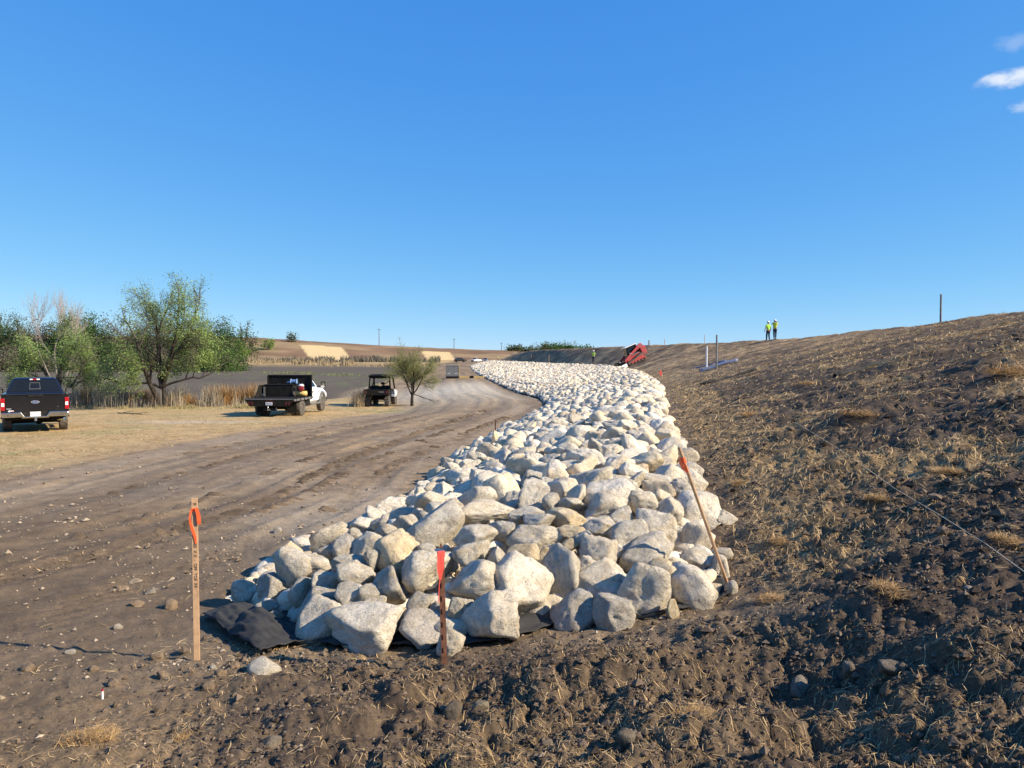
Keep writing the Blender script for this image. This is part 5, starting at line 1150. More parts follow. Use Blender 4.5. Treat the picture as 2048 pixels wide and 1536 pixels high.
def track_loader(p, M):
    t = thing('track_loader', 'red compact track loader pitched nose-down on the slope at the stone edge', 'loader', p); t.rotation_mode = 'QUATERNION'; t.rotation_quaternion = M.to_quaternion()
    for s in (-1, 1):
        x0, x1 = sorted((s * .56, s * .98)); prof = [(-1.02, .02), (1.0, .02), (1.22, .12), (1.28, .30), (1.15, .42), (.2, .60), (-.62, .86), (-.85, .86), (-1.0, .74), (-1.28, .26), (-1.2, .10)]
        tr = MB().prism(prof, 'x', x0, x1).build('track', 'rubber', t, .03)
        MB().prism([(-.95, .14), (1.0, .14), (1.1, .28), (.2, .46), (-.65, .70), (-.8, .70), (-1.08, .24)], 'x', s * .985 if s > 0 else -1.0, 1.0 if s > 0 else -.985).build('track_frame', 'red_paint', tr)
        for k in range(5): MB().lathe([(s * .985, .10), (s * 1.02, .09)], 'x', (0, -.8 + k * .42, .16), 12).build('roller', 'black_steel', tr)
        for k in range(11):
            y = -1.0 + k * .2; MB().box(x0, x1, y - .04, y + .04, -.02, .03).build('lug', 'rubber', tr)
        MB().prism([(-1.35, 1.62), (-1.22, 1.88), (-.95, 1.92), (-.55, 1.72), (.75, 1.12), (1.30, .85), (1.62, .42), (1.48, .32), (1.12, .66), (.6, .92), (-.7, 1.40), (-1.15, 1.45)], 'x', min(s * .66, s * .80), max(s * .66, s * .80)).build('lift_arm', 'red_paint', t, .015)
        MB().prism([(-1.30, .80), (-1.0, .80), (-.95, 1.62), (-1.3, 1.70)], 'x', min(s * .60, s * .70), max(s * .60, s * .70)).build('arm_tower', 'red_paint', t, .01)
        MB().tube([(s * .73, -.6, 1.0), (s * .73, .9, 1.0)], .05, 8).build('lift_cylinder', 'steel', t)
    MB().prism([(-1.45, .50), (1.0, .42), (1.05, .85), (-.4, 1.0), (-1.5, 1.05)], 'x', -.56, .56).build('chassis', 'red_paint', t, .02)
    MB().prism([(-1.62, .55), (-.95, .55), (-.90, 1.55), (-1.35, 1.60), (-1.66, 1.45)], 'x', -.62, .62).build('engine_hood', 'red_paint', t, .03)
    text('decal', 'MANITOU', .15, 'blue_tool', t, (-.805, -1.15, 1.62), (R(90), 0, R(-90)), 0, .001); text('decal', 'MTX', .16, 'badge_silver', t, (-.805, .45, 1.22), (R(90), R(25), R(-90)), 0, .001)
    cab = MB().prism([(-.75, 1.0), (.72, .95), (.60, 1.98), (-.70, 2.0)], 'x', -.46, .46).build('cab', 'black_steel', t, .02)
    for s in (-1, 1): MB().prism([(-.60, 1.15), (.60, 1.10), (.52, 1.90), (-.58, 1.90)], 'x', s * .462 if s > 0 else -.472, .472 if s > 0 else -.462).build('side_window', 'dark_glass', cab)
    MB().quadp((-.40, .735, 1.05), (.40, .735, 1.05), (.40, .62, 1.92), (-.40, .62, 1.92), -.012).build('windscreen', 'dark_glass', cab)
    MB().box(-.50, .50, -.78, .74, 2.0, 2.08).build('roof', 'hard_hat_white', cab, .02)
    # front attachment
    at_ = MB().prism([(1.45, .05), (2.35, .02), (2.38, .10), (1.75, .22), (1.58, .62), (1.45, .62)], 'x', -.95, .95).build('attachment_frame', 'black_steel', t, .01)
    for x in (-.7, -.25, .25, .7): MB().tube([(x, 1.6, .60), (x, 2.0, .70), (x, 2.3, .45)], .05, 8).build('grapple_tine', 'black_steel', at_)
    MB().tube([(-.4, 1.55, .55), (-.4, 1.95, .72)], .06, 8).build('grapple_cylinder', 'hard_hat_white', at_); MB().box(-1.0, -.94, 1.45, 2.1, .0, .4).build('side_cutter', 'hard_hat_white', at_)
    return t
lp = Vector((ray(1270, 730).x * 84, 84, 0)); 
def frame_on_slope(x, y, heading):
    e = .8; zx = (base(np.array([x + e]), np.array([y]))[0] - base(np.array([x - e]), np.array([y]))[0]) / (2 * e); zy = (base(np.array([x]), np.array([y + e]))[0] - base(np.array([x]), np.array([y - e]))[0]) / (2 * e)
    n = Vector((-zx, -zy, 1)).normalized(); f = Vector(heading); f = (f - n * f.dot(n)).normalized(); r = f.cross(n); M = Matrix((r, f, n)).transposed(); return M
track_loader(Vector((lp.x, lp.y, float(base(np.array([lp.x]), np.array([lp.y]))[0]) + .04)), frame_on_slope(lp.x, lp.y, (-1, -.28, 0)))

# ------------------------------------------------------------------ people
def skin_mesh(name, verts, edges, m, parent, sub=2, root=0):
    me = bpy.data.meshes.new(name); me.from_pydata([v[0] for v in verts], edges, []); o = link(name, me, parent); me.materials.append(MAT[m])
    bm = bmesh.new(); bm.from_mesh(me); ly = bm.verts.layers.skin.verify(); bm.verts.ensure_lookup_table()
    for i, v in enumerate(verts): bm.verts[i][ly].radius = v[1] if isinstance(v[1], tuple) else (v[1], v[1]); bm.verts[i][ly].use_root = (i == root)
    bm.to_mesh(me); bm.free()
    md = o.modifiers.new('skin', 'SKIN'); md.use_smooth_shade = True; s = o.modifiers.new('sub', 'SUBSURF'); s.levels = s.render_levels = sub
    return o
def person(label, p, rz, k, shirt, arms, legs, grp='workers in high-visibility tops'):
    """k: scale; arms: (elbow, hand) left and right; legs: (knee, foot) left and right; faces +Y before turning"""
    t = thing('person', label, 'person', p, rz, grp); t.scale = (k, k, k)
    (el, hl), (er, hr) = arms; (kl, fl), (kr, fr) = legs
    V = [((0, 0, .95), (.15, .11)), ((0, 0, 1.15), (.14, .10)), ((0, .0, 1.38), (.17, .11)), ((0, 0, 1.50), .06), ((0, .01, 1.57), .055), ((0, .02, 1.66), (.078, .095)), ((0, .015, 1.74), (.07, .085)),
         ((-.17, 0, 1.43), .06), (el, .046), (hl, .034), ((.17, 0, 1.43), .06), (er, .046), (hr, .034),
         ((-.09, 0, .90), .09), (kl, .062), ((fl[0], fl[1], .09), .045), ((fl[0], fl[1] + .15, .04), .042), ((.09, 0, .90), .09), (kr, .062), ((fr[0], fr[1], .09), .045), ((fr[0], fr[1] + .15, .04), .042)]
    E = [(0, 1), (1, 2), (2, 3), (3, 4), (4, 5), (5, 6), (2, 7), (7, 8), (8, 9), (2, 10), (10, 11), (11, 12), (0, 13), (13, 14), (14, 15), (15, 16), (0, 17), (17, 18), (18, 19), (19, 20)]
    # fingers: four and a thumb on each hand
    for hnd, elb, s in ((9, el, -1), (12, er, 1)):
        h = Vector(V[hnd][0]); d = (h - Vector(elb)).normalized(); sd_ = d.cross(Vector((0, 1, 0))); sd_ = sd_.normalized() if sd_.length > .1 else Vector((1, 0, 0)); nn = d.cross(sd_)
        for f in range(4):
            b = len(V); o_ = nn * ((f - 1.5) * .020); V += [(tuple(h + d * .06 + o_), .010), (tuple(h + d * (.12 - abs(f - 1.4) * .008) + o_ + sd_ * -.015 * s), .008)]; E += [(hnd, b), (b, b + 1)]
        b = len(V); V += [(tuple(h + d * .02 + nn * .04), .011), (tuple(h + d * .07 + nn * .055), .009)]; E += [(hnd, b), (b, b + 1)]
    body = skin_mesh('body', V, E, 'skin', t, 2)
    for s in (-1, 1): MB().ell((s * .03, .098, 1.675), (.011, .008, .008), 8, 6).build('eye', 'ink', body, 0, True); MB().ell((s * .082, .015, 1.665), (.012, .022, .032), 8, 6).build('ear', 'skin', body, 0, True)
    MB().loft([[(-.012, .10, 1.67), (.012, .10, 1.67), (.008, .095, 1.685), (-.008, .095, 1.685)], [(-.016, .105, 1.64), (.016, .105, 1.64), (.010, .135, 1.645), (-.010, .135, 1.645)]]).build('nose', 'skin', body); MB().box(-.025, .025, .100, .106, 1.612, 1.62).build('mouth', 'rust', body)
    def lerp(a, b, q): return tuple(Vector(a).lerp(Vector(b), q))
    S_ = [((0, 0, .93), (.172, .130)), ((0, 0, 1.15), (.165, .122)), ((0, 0, 1.37), (.192, .132)), ((0, 0, 1.475), (.085, .08)), ((-.175, 0, 1.43), .078), (lerp((-.17, 0, 1.43), el, .75), .062), ((.175, 0, 1.43), .078), (lerp((.17, 0, 1.43), er, .75), .062)]
    sh = skin_mesh('vest', S_, [(0, 1), (1, 2), (2, 3), (2, 4), (4, 5), (2, 6), (6, 7)], shirt, t, 2)
    for z in (1.02, 1.16): MB().lathe([(z - .02, 1), (z + .02, 1)], 'z', n=20)
    T = [((0, 0, .97), (.165, .125)), ((-.09, 0, .88), .108), (kl, .078), (lerp(kl, (fl[0], fl[1], .09), .92), .066), ((.09, 0, .88), .108), (kr, .078), (lerp(kr, (fr[0], fr[1], .09), .92), .066)]
    skin_mesh('trousers', T, [(0, 1), (1, 2), (2, 3), (0, 4), (4, 5), (5, 6)], 'denim', t, 2)
    for f in (fl, fr): MB().loft([[(f[0] - .05, f[1] - .07, .0), (f[0] + .05, f[1] - .07, .0), (f[0] + .055, f[1] + .1, 0), (f[0] + .035, f[1] + .21, 0), (f[0] - .035, f[1] + .21, 0), (f[0] - .055, f[1] + .1, 0)], [(f[0] - .045, f[1] - .065, .13), (f[0] + .045, f[1] - .065, .13), (f[0] + .045, f[1] + .05, .12), (f[0] + .03, f[1] + .19, .06), (f[0] - .03, f[1] + .19, .06), (f[0] - .045, f[1] + .05, .12)]]).build('boot', 'boot', t, .01)
    hat = MB().lathe([(1.70, .125), (1.715, .128), (1.75, .115), (1.80, .085), (1.825, .04), (1.828, .002)], 'z', (0, .01, 0), 20).build('hard_hat', 'hard_hat_white', t, 0, True); MB().lathe([(1.695, .09), (1.70, .155), (1.712, .155), (1.715, .11)], 'z', (0, .03, 0), 20).build('brim', 'hard_hat_white', hat)
    MB().ell((0, -.035, 1.665), (.082, .072, .075), 10, 8).build('hair', 'dark_cloth', t, 0, True)
    return t
def crest_point(px):
    v = ray(px, 690); t = np.linspace(35, 90, 2000); z = (base(v.x * t, t) - CAM_Z) / t; k = int(np.argmax(z)); return Vector((v.x * t[k], t[k], gz1(v.x * t[k], t[k])))
c1, c2 = crest_point(1536), crest_point(1545.5)
person('worker in lime shirt and white hat, arms down, left of two on the crest', c1, R(8), c1.y * 40 / FPX / 1.85, 'hi_vis', (((-.27, -.03, 1.17), (-.33, .02, .92)), ((.26, -.02, 1.17), (.25, .10, .93))), (((-.10, .08, .52), (-.10, .10, 0)), ((.08, .0, .50), (.09, -.10, 0))))
person('worker in yellow vest raising both hands to the face, right of two on the crest', (c2.x, c2.y - .5, gz1(c2.x, c2.y - .5)), R(-20), c2.y * 40 / FPX / 1.87, 'hi_vis_yellow', (((-.30, .12, 1.36), (-.10, .16, 1.56)), ((.30, .10, 1.38), (.14, .14, 1.62))), (((-.09, .06, .52), (-.07, .02, 0)), ((.08, .03, .50), (.07, -.04, 0))))
wp = at(1187, 735, 103); zt_ = float(envelope(np.array([wp.x]), np.array([wp.y]))[0]); 
person('worker in lime vest and white hat standing on the stones left of the red loader', (wp.x, wp.y, max(zt_, gz1(wp.x, wp.y)) + .05), R(150), 1.0, 'hi_vis', (((-.26, .10, 1.20), (-.12, .22, 1.38)), ((.25, -.02, 1.17), (.27, .05, .93))), (((-.11, .05, .51), (-.12, .0, 0)), ((.12, .02, .50), (.14, -.02, 0))))
v = ray(996, 723); fp = Vector((v.x * 240, 240, gz1(v.x * 240, 240)))
person('tiny far worker in a yellow top beyond the end of the stones', fp, R(90), 1.0, 'hi_vis_yellow', (((-.25, 0, 1.17), (-.26, .04, .92)), ((.25, 0, 1.17), (.26, .04, .92))), (((-.1, .04, .5), (-.1, 0, 0)), ((.1, .02, .5), (.1, -.03, 0))))

# ------------------------------------------------------------------ trees and brush
def tubes_np(segs, sides):
    """segs: (p0, p1, r0, r1) -> one mesh"""
    P0 = np.array([s[0] for s in segs]); P1 = np.array([s[1] for s in segs]); r0 = np.array([s[2] for s in segs]); r1 = np.array([s[3] for s in segs])
    d = P1 - P0; d /= np.linalg.norm(d, axis=1)[:, None] + 1e-9; up = np.where(np.abs(d[:, 2:3]) < .9, np.array([[0, 0, 1.]]), np.array([[1., 0, 0]])); a = np.cross(d, up); a /= np.linalg.norm(a, axis=1)[:, None]; b = np.cross(d, a)
    t = np.arange(sides) * 2 * math.pi / sides; ring = np.cos(t)[None, :, None] * a[:, None] + np.sin(t)[None, :, None] * b[:, None]
    V = np.concatenate([P0[:, None] - d[:, None] * r0[:, None, None] * .3 + ring * r0[:, None, None], P1[:, None] + ring * r1[:, None, None]], 1); n = len(segs); j = np.arange(sides); k = (j + 1) % sides
    F = np.stack([j, k, k + sides, j + sides], 1)[None] + (np.arange(n) * sides * 2)[:, None, None]
    return V.reshape(-1, 3), F.reshape(-1, 4)
def leaves_np(P, size, cols, g, flat=.5, aspect=.55):
    n = len(P); a = g.normal(size=(n, 3)); a[:, 2] *= flat; a /= np.linalg.norm(a, axis=1)[:, None]; b = g.normal(size=(n, 3)); b -= a * (a * b).sum(1)[:, None]; b /= np.linalg.norm(b, axis=1)[:, None]
    s = size * g.uniform(.6, 1.35, n)[:, None]; A, B = a * s, b * s * aspect
    V = np.stack([P - A, P + B * .9, P + A, P - B], 1); F = np.arange(n * 4).reshape(n, 4)
    return V.reshape(-1, 3), F, np.repeat(cols, 4, 0)
def grow(g, p, d, L, r, lev, maxlev, out, tips, par):
    """a limb as a bent chain with side limbs"""
    n = par['seg'][min(lev, len(par['seg']) - 1)]; p = np.array(p, float); d = np.array(d, float); step = L / n
    for i in range(n):
        d = d + g.normal(0, par['wob'], 3) + np.array([0, 0, par['up'][min(lev, len(par['up']) - 1)]]); d /= np.linalg.norm(d)
        q = p + d * step; r2 = r * (1 - (1 - par['taper']) / n); out.append((p, q, r, r2, lev))
        if lev < maxlev and i >= par['bare'][min(lev, len(par['bare']) - 1)]:
            for _ in range(par['kids'][min(lev, len(par['kids']) - 1)]):
                if g.uniform() < par['prob']:
                    ax = g.normal(size=3); ax -= d * (ax @ d); ax /= np.linalg.norm(ax); an = R(g.uniform(*par['ang'])); nd = d * math.cos(an) + ax * math.sin(an)
                    grow(g, q, nd, L * g.uniform(*par['len']), r2 * g.uniform(.5, .7), lev + 1, maxlev, out, tips, par)
        if lev >= par['leaf_from']: tips.append((q, lev))
        p, r = q, r2
    if lev < maxlev: grow(g, p, d, L * .62, r, lev + 1, maxlev, out, tips, par)
    else: tips.append((p, lev))
def tree(name, label, loc, seed, stems, par, maxlev, n_leaf, leaf_size, c0, c1, spread, group=None, cat='tree', bark=(.10, .08, .065), sides=5, keep=None, clump=1.0, fit=None, twig_bark=None, base_w=.28):
    g = np.random.default_rng(seed); t = thing(name, label, cat, loc, 0, group); out, tips = [], []
    for b, d, L, r in stems: grow(g, b, d, L, r, 0, maxlev, out, tips, par)
    if fit:
        Q = np.array([s[1] for s in out]); lo, hi = Q.min(0), Q.max(0); (fw, fh) = fit; sx = fw / (hi[0] - lo[0]); sz = fh / hi[2]; mx = -(hi[0] + lo[0]) / 2 * sx
        S3 = np.array([sx, sx, sz]); tr = lambda q: q * S3 + np.array([mx * min(1, max(0, q[2] / (hi[2] * .5))), 0, 0])
        out = [(tr(s[0]), tr(s[1]), s[2], s[3], s[4]) for s in out]; tips = [(tr(q), l) for q, l in tips]
    trunk = [s[:4] for s in out if s[4] <= 1]; br = [s[:4] for s in out if s[4] > 1]
    V, F = tubes_np(trunk, sides + 2); link('trunk', mesh_from('trunk', V, F, np.tile(np.array(bark) * 1.0, (len(V), 1)) * g.uniform(.8, 1.2, (len(V), 1)), True, 'bark'), t)
    if br:
        br = [(a, b, max(r0, .006), max(r1, .004)) for a, b, r0, r1 in br]
        V, F = tubes_np(br, 4); link('branches', mesh_from('branches', V, F, np.tile(np.array(twig_bark or bark) * 1.1, (len(V), 1)), True, 'bark'), t)
    if n_leaf:
        T = np.array([q for q, l in tips]); wgt = sstep(.32, .55, fbm3(T * .8 * clump + seed, 2, seed)) + base_w; wgt /= wgt.sum()
        k = g.choice(len(T), n_leaf, p=wgt); P = T[k] + g.normal(0, spread, (n_leaf, 3)); 
        tt = np.clip(fbm3(P * .7 + 5, 2, seed + 1) * 1.6 - .3 + g.normal(0, .18, n_leaf), 0, 1)[:, None]
        V, F, C = leaves_np(P, leaf_size, np.asarray(c0) * (1 - tt) + np.asarray(c1) * tt, g)
        link('crown', mesh_from('crown', V, F, C, False, 'leaf'), t)
    return t
MESQ = dict(seg=(5, 5, 4, 3, 3), wob=.16, up=(.02, .02, .0, -.04), taper=.5, bare=(2, 1, 1, 0), kids=(1, 1, 2, 2), prob=.75, ang=(28, 62), len=(.45, .72), leaf_from=2)
b = ground_at(322, 815); Ym = b.y; sc = Ym / FPX
tree('mesquite_tree', 'large open mesquite tree with dark trunk on the bank left of the flatbed', b, 8,
     [((0, 0, 0), (-.03, 0, 1), 2.6, .19), ((.16, .05, 0), (.16, .05, 1), 2.8, .14), ((-.02, 0, 1.1), (-.62, .1, .9), 2.7, .12), ((.1, 0, 1.2), (.62, -.1, .9), 2.7, .12), ((0, .05, 1.4), (-.25, .5, 1), 2.6, .10), ((.05, -.05, 1.5), (.3, -.5, 1), 2.6, .10), ((-.05, 0, 1.0), (-.98, -.1, .45), 2.4, .08), ((.15, 0, 1.1), (1, .1, .4), 2.4, .08)], MESQ, 4, 28000, .046, (.11, .17, .04), (.34, .45, .14), .15, base_w=.07, clump=1.3, fit=(285 * sc, 268 * sc), bark=(.055, .045, .038), twig_bark=(.10, .085, .07))
b = ground_at(110, 812); b.y += 2; b.x *= (b.y / (b.y - 2)); b.z = gz1(b.x, b.y); sc = b.y / FPX
tree('mesquite_tree', 'leafy tangled mesquite behind the black pickup at far left', b, 21,
     [((-.1, 0, 0), (-.45, .05, .9), 2.6, .15), ((.2, .1, 0), (.35, -.1, 1), 2.6, .15), ((.0, .1, 0), (-.1, .3, 1), 2.8, .14), ((.1, 0, .4), (.9, 0, .35), 2.4, .09), ((-.1, 0, .4), (-1, 0, .25), 2.4, .09)], MESQ, 4, 22000, .05, (.09, .15, .03), (.30, .41, .12), .19, base_w=.1, clump=1.2, fit=(225 * sc, 190 * sc), bark=(.075, .065, .055), twig_bark=(.16, .14, .115))
b2 = Vector((ray(120, 780).x * 56, 56, 0)); b2.z = gz1(b2.x, b2.y) - .1
tree('bare_tree', 'pale leafless tree rising behind the leafy mesquite at far left', b2, 33, [((0, 0, 0), (.05, 0, 1), 3.0, .08), ((.1, 0, 0), (-.4, 0, 1), 3.0, .065), ((.1, 0, 0), (.35, .1, 1), 2.8, .06)], dict(seg=(5, 5, 5, 4, 4), wob=.09, up=(.04, .06, .08, .08), taper=.45, bare=(3, 1, 0, 0, 0), kids=(1, 1, 2, 1, 1), prob=.7, ang=(15, 38), len=(.55, .85), leaf_from=9), 4, 0, 0, (0, 0, 0), (0, 0, 0), 0, fit=(130 * 56 / FPX, 240 * 56 / FPX), bark=(.26, .22, .19), twig_bark=(.30, .255, .22))
b = ground_at(824, 812); sc = b.y / FPX
PALO = dict(seg=(3, 5, 4, 4), wob=.09, up=(.05, .05, .03, .0), taper=.6, bare=(1, 0, 0, 0), kids=(2, 2, 2, 2), prob=.85, ang=(20, 55), len=(.55, .85), leaf_from=2)
tree('palo_verde_tree', 'small feathery green tree with short dark trunk right of the utility vehicle', b, 12, [((0, 0, 0), (.06, 0, 1), 1.2, .11), ((.05, .02, .5), (-.5, .1, .9), 1.1, .05), ((.05, .0, .6), (.6, -.1, .8), 1.1, .05), ((.05, .0, .7), (.1, .3, .9), 1.1, .05)], PALO, 3, 12000, .028, (.16, .17, .055), (.36, .36, .14), .10, base_w=.15, fit=(118 * sc, 138 * sc), bark=(.045, .036, .03), twig_bark=(.18, .18, .085), clump=1.4)
# fallen limbs under the small tree and litter by the mesquite
for px, py, L, a, lab in ((850, 795, 1.6, -.5, 'broken limb slanting down beside the small feathery tree'), (270, 817, 1.8, .15, 'fallen grey branch on the ground left of the large mesquite')):
    p = ground_at(px, py + 12); t = thing('fallen_branch', lab, 'branch', p, 0)
    g = np.random.default_rng(int(px)); out, tips = [], []; grow(g, (-L / 2, 0, .62 if a < 0 else .08), (1, -.1, -.36 if a < 0 else 0), L * .62, .035, 1, 2, out, tips, dict(PALO, up=(0, 0, 0), ang=(10, 24), prob=.5, wob=.05)); V, F = tubes_np([s[:4] for s in out], 5); link('limb', mesh_from('limb', V, F, np.tile((.10, .085, .07), (len(V), 1)), True, 'bark'), t)

# woods across the dry lake: each tree its own
BUSHY = dict(seg=(4, 3, 3), wob=.22, up=(.04, .0, -.03), taper=.6, bare=(0, 0, 0), kids=(2, 2, 2), prob=.85, ang=(30, 75), len=(.5, .85), leaf_from=1)
def far_tree(px, top, basey, wpx, Yd, seed, c0, c1, label, n=2600, name='broadleaf_tree', leaf=.11, group='trees across the dry lake', spread=.55, bark=(.09, .075, .06)):
    v = ray(px, basey); x = v.x * Yd; zg = gz1(x, Yd) - .2; h = CAM_Z + ray(px, top).z * Yd - zg; w = wpx * Yd / FPX
    tree(name, label, (x, Yd, zg), seed, [((0, 0, 0), (.1, 0, 1), h * .32, .02 * h), ((.2, 0, 0), (.55, .2, .8), h * .3, .016 * h), ((-.2, 0, 0), (-.55, -.2, .8), h * .3, .016 * h)], BUSHY, 2, n, leaf * Yd / 100, c0, c1, spread * Yd / 180, group, fit=(w * .92, h * .97), bark=bark, clump=.35)
OLIVE, GREEN, GREY, BRIGHT = ((.045, .065, .022), (.13, .15, .055)), ((.025, .06, .012), (.10, .19, .035)), ((.10, .088, .062), (.20, .175, .115)), ((.07, .14, .015), (.20, .32, .05))
WOODS = [(-90, 640, 190, GREEN, 'dark green tree outside'), (-20, 628, 130, OLIVE, 'olive tree at the left edge of the woods'), (40, 622, 120, GREEN, 'green tree second from the left in the woods'), (95, 640, 110, GREY, 'greyish half-bare tree behind the leafy mesquite'), (150, 612, 110, GREEN, 'green tree right above the black pickup'),
         (205, 622, 110, GREEN, 'dark green tree left of the large mesquite crown'), (255, 640, 120, GREY, 'grey-brown thicket tree behind the mesquite trunk'), (310, 628, 130, OLIVE, 'olive tree straight behind the large mesquite'), (365, 640, 110, GREY, 'greyish tree right behind the large mesquite crown'), (410, 634, 110, OLIVE, 'olive tree at the right part of the woods'), (448, 648, 80, GREEN, 'smaller green tree near the right end of the woods')]
for k, (px, top, w, cc, lab) in enumerate(WOODS): 
    if k: far_tree(px, top, 738, w * 1.15, 190 + (k * 37) % 40, 50 + k, cc[0], cc[1], lab, 8500, spread=.8)
for k, (px, top, w, cc, lab) in enumerate(((15, 690, 110, GREY, 'grey scrub bush at the left end of the lake woods'), (75, 682, 90, GREEN, 'green scrub bush second from left under the woods'), (135, 690, 100, GREY, 'grey scrub bush behind the black pickup roof'), (200, 684, 100, GREEN, 'green scrub bush left of the mesquite trunk'), (262, 690, 100, OLIVE, 'olive scrub bush just left behind the mesquite trunk'), (330, 692, 100, GREY, 'grey scrub bush right behind the mesquite trunk'), (390, 686, 90, OLIVE, 'olive scrub bush below the right woods'), (440, 694, 80, GREEN, 'low green scrub bush at the right end of the woods'))):
    far_tree(px, top, 740, w * 1.1, 182 + (k * 7) % 12, 150 + k, cc[0], cc[1], lab, 4200, 'scrub_bush', group='scrub under the woods', spread=.7)
far_tree(488, 640, 690, 62, 330, 70, *GREEN, 'layered dark tree at the right end of the woods against the sky', 1500)
far_tree(470, 668, 702, 60, 310, 71, *BRIGHT, 'bright green bush below the layered dark tree', 1300, 'leafy_bush')
far_tree(536, 672, 686, 26, 400, 72, *BRIGHT, 'small bright green bush alone on the brown hillside', 500, 'leafy_bush', group='bushes on the hill')
far_tree(584, 666, 679, 14, 440, 73, *OLIVE, 'tiny lone tree on the skyline of the hill', 400, group='bushes on the hill')
for k, (px, top, w, cc) in enumerate(((1058, 696, 40, OLIVE), (1082, 692, 40, OLIVE), (1102, 689, 38, GREEN), (1125, 688, 44, GREEN), (1148, 692, 36, GREEN), (1168, 695, 34, GREEN), (1030, 698, 30, OLIVE))):
    far_tree(px, top, 706, w, 420 + (k * 13) % 40, 80 + k, *cc, ('pale treetop left of the dark ones', 'olive treetop left of the utility pole', 'dark green treetop nearest the tall group centre', 'widest dark green treetop', 'green treetop right at the utility pole', 'low green treetop at the right end')[k] + ' above the far embankment' if k < 6 else 'faint olive treetop on the skyline left of the far trees', 1800, group='far trees on the skyline')

# reeds and brush along the lake edge
def blades(n, P, h, lean, w, c0, c1, g):
    az = g.uniform(0, 6.28, n); q = np.stack([-np.sin(az), np.cos(az), 0 * az], 1); ln = np.stack([np.cos(az), np.sin(az)], 1) * (lean * g.normal(0, 1, n))[:, None]
    V = np.zeros((n, 5, 3)); V[:, 0] = P - q * w / 2; V[:, 1] = P + q * w / 2
    for j, f in ((2, .55), (4, 1.0)):
        c = P + np.stack([ln[:, 0] * h * f ** 2, ln[:, 1] * h * f ** 2, h * f], 1)
        if j == 2: V[:, 2] = c - q * w * .35; V[:, 3] = c + q * w * .35
        else: V[:, 4] = c
    F = np.concatenate([np.array([(0, 1, 3), (0, 3, 2), (2, 3, 4)])[None] + (np.arange(n) * 5)[:, None, None]]).reshape(-1, 3); t = g.uniform(0, 1, (n, 1)); C = np.repeat(np.asarray(c0) * (1 - t) + np.asarray(c1) * t, 5, 0)
    return V.reshape(-1, 3), F, C
def reed_clump(px, Yd, w, h, seed, c0, c1, label, n=500):
    g = np.random.default_rng(seed); x = ray(px, 800).x * Yd; P = np.stack([g.normal(0, w * .4, n), g.normal(0, .5, n), 0 * np.zeros(n)], 1); P[:, 2] = gz(P[:, 0] + x, P[:, 1] + Yd) - gz1(x, Yd) - .05
    V, F, C = blades(n, P, h * g.uniform(.6, 1.1, n), .42, .030, c0, c1, g); o = link('reed_clump', mesh_from('reed_clump', V, F, C, False, 'straw'), None, (x, Yd, gz1(x, Yd))); tag(o, label, 'reeds', 'reed clumps on the bank')
ORG, TAN, GRB = ((.22, .11, .035), (.46, .27, .10)), ((.32, .24, .14), (.56, .46, .30)), ((.21, .18, .13), (.42, .36, .26))
for k, (px, w, h, cc, lab) in enumerate(((170, 1.6, 1.25, ORG, 'rusty orange reed clump just right of the black pickup'), (228, 1.8, 1.6, TAN, 'tall tan reed clump between pickup and large mesquite'), (285, 1.2, 1.1, ORG, 'low orange reed clump just left of the mesquite trunk'), (360, 1.1, .9, ORG, 'dark orange reed clump right of the mesquite trunk'), (445, 1.2, 1.4, ORG, 'orange reed clump midway between mesquite and flatbed'), (508, 1.3, 1.5, ORG, 'tall orange reed clump behind the flatbed deck'), (722, .7, 1.2, TAN, 'tan reed clump left of the utility vehicle'))):
    reed_clump(px, 46.0 + (k % 3) * .7, w, h, 500 + k, *cc, lab)
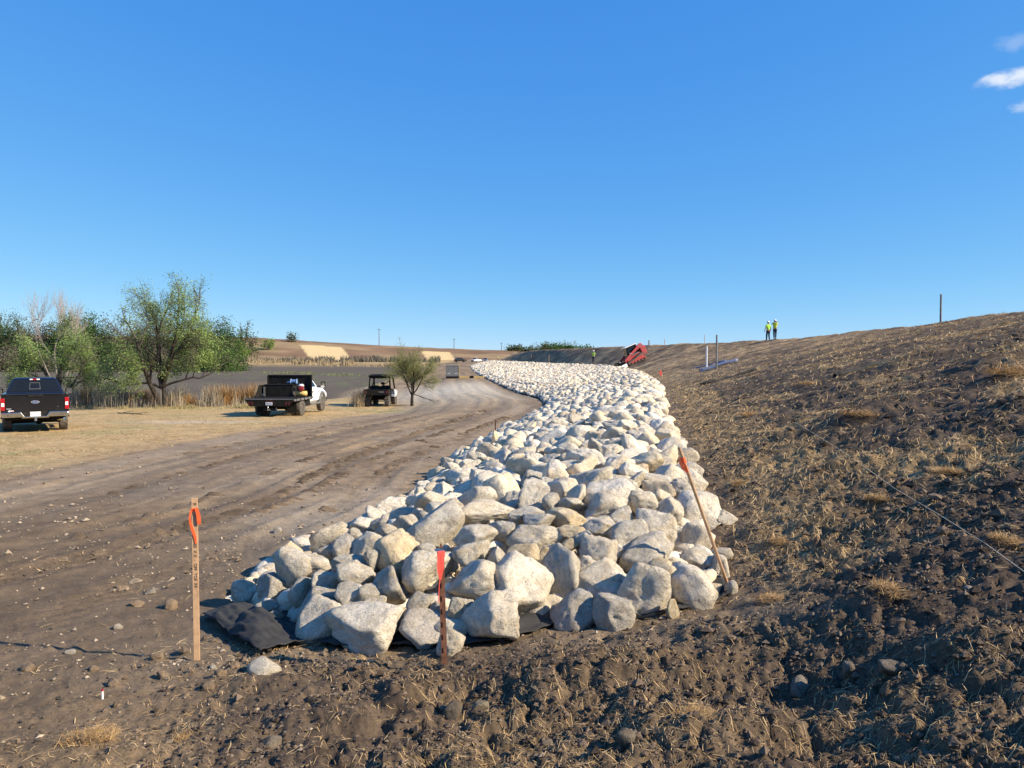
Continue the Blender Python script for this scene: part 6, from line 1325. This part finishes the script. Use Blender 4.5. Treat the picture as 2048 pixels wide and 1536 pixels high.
def brush_band(name, label, pts, n, h, c0, c1, w, depth, seed, leafy=False):
    """pts: list of (px, Y) along which the brush grows"""
    g = np.random.default_rng(seed); t = g.uniform(0, len(pts) - 1, n); i = np.minimum(t.astype(int), len(pts) - 2); f = t - i; A = np.array(pts, float)
    px = A[i, 0] * (1 - f) + A[i + 1, 0] * f; Yd = A[i, 1] * (1 - f) + A[i + 1, 1] * f + g.normal(0, depth, n); X = (px - CX) / FPX * Yd
    cl_ = sstep(.32, .68, fbm(X * (75 / np.mean(A[:, 1])), Yd * (20 / np.mean(A[:, 1])), 3, seed)); hh = h * (.22 + 1.15 * cl_) * g.uniform(.45, 1.15, n); kp = g.uniform(0, 1, n) < .35 + .65 * cl_; X, Yd, hh = X[kp], Yd[kp], hh[kp]; n = len(X); P = np.stack([X, Yd, gz(X, Yd) - .03], 1)
    V, F, C = blades(n, P, hh, .35, w, c0, c1, g); tag(link(name, mesh_from(name, V, F, C, False, 'straw')), label, 'brush', None, 'stuff')
brush_band('dry_brush', 'grey dry grass and brush along the near bank of the lake', [(-120, 45.5), (60, 45.5), (200, 45.6), (330, 46), (430, 46.2), (520, 47), (560, 48)], 13000, 1.0, *GRB, .022, .9, 601)
brush_band('reed_bed', 'tan reed belt along the far shore of the lake', [(-200, 268), (0, 272), (300, 282), (500, 288), (600, 280), (680, 276), (780, 270), (880, 262)], 5200, 1.5, (.24, .18, .105), (.42, .33, .20), .25, 3.5, 602)
brush_band('shore_brush', 'dark grey brush behind the far reed belt', [(480, 306), (600, 304), (700, 304), (800, 300), (880, 290)], 3500, 2.0, (.085, .08, .06), (.19, .165, .12), .35, 5, 603)
brush_band('lake_weeds', 'green weeds sprouting in rows on the dry lake bed', [(470, 180), (600, 170), (680, 150), (780, 128), (860, 118)], 1500, .28, (.11, .14, .04), (.22, .25, .08), .16, 7, 604)
brush_band('grass_fringe', 'short dry grass tufts at the edge of the flat', [(150, 43.5), (330, 43.6), (480, 44), (560, 45)], 5000, .22, (.22, .20, .08), (.42, .33, .17), .02, .5, 605)
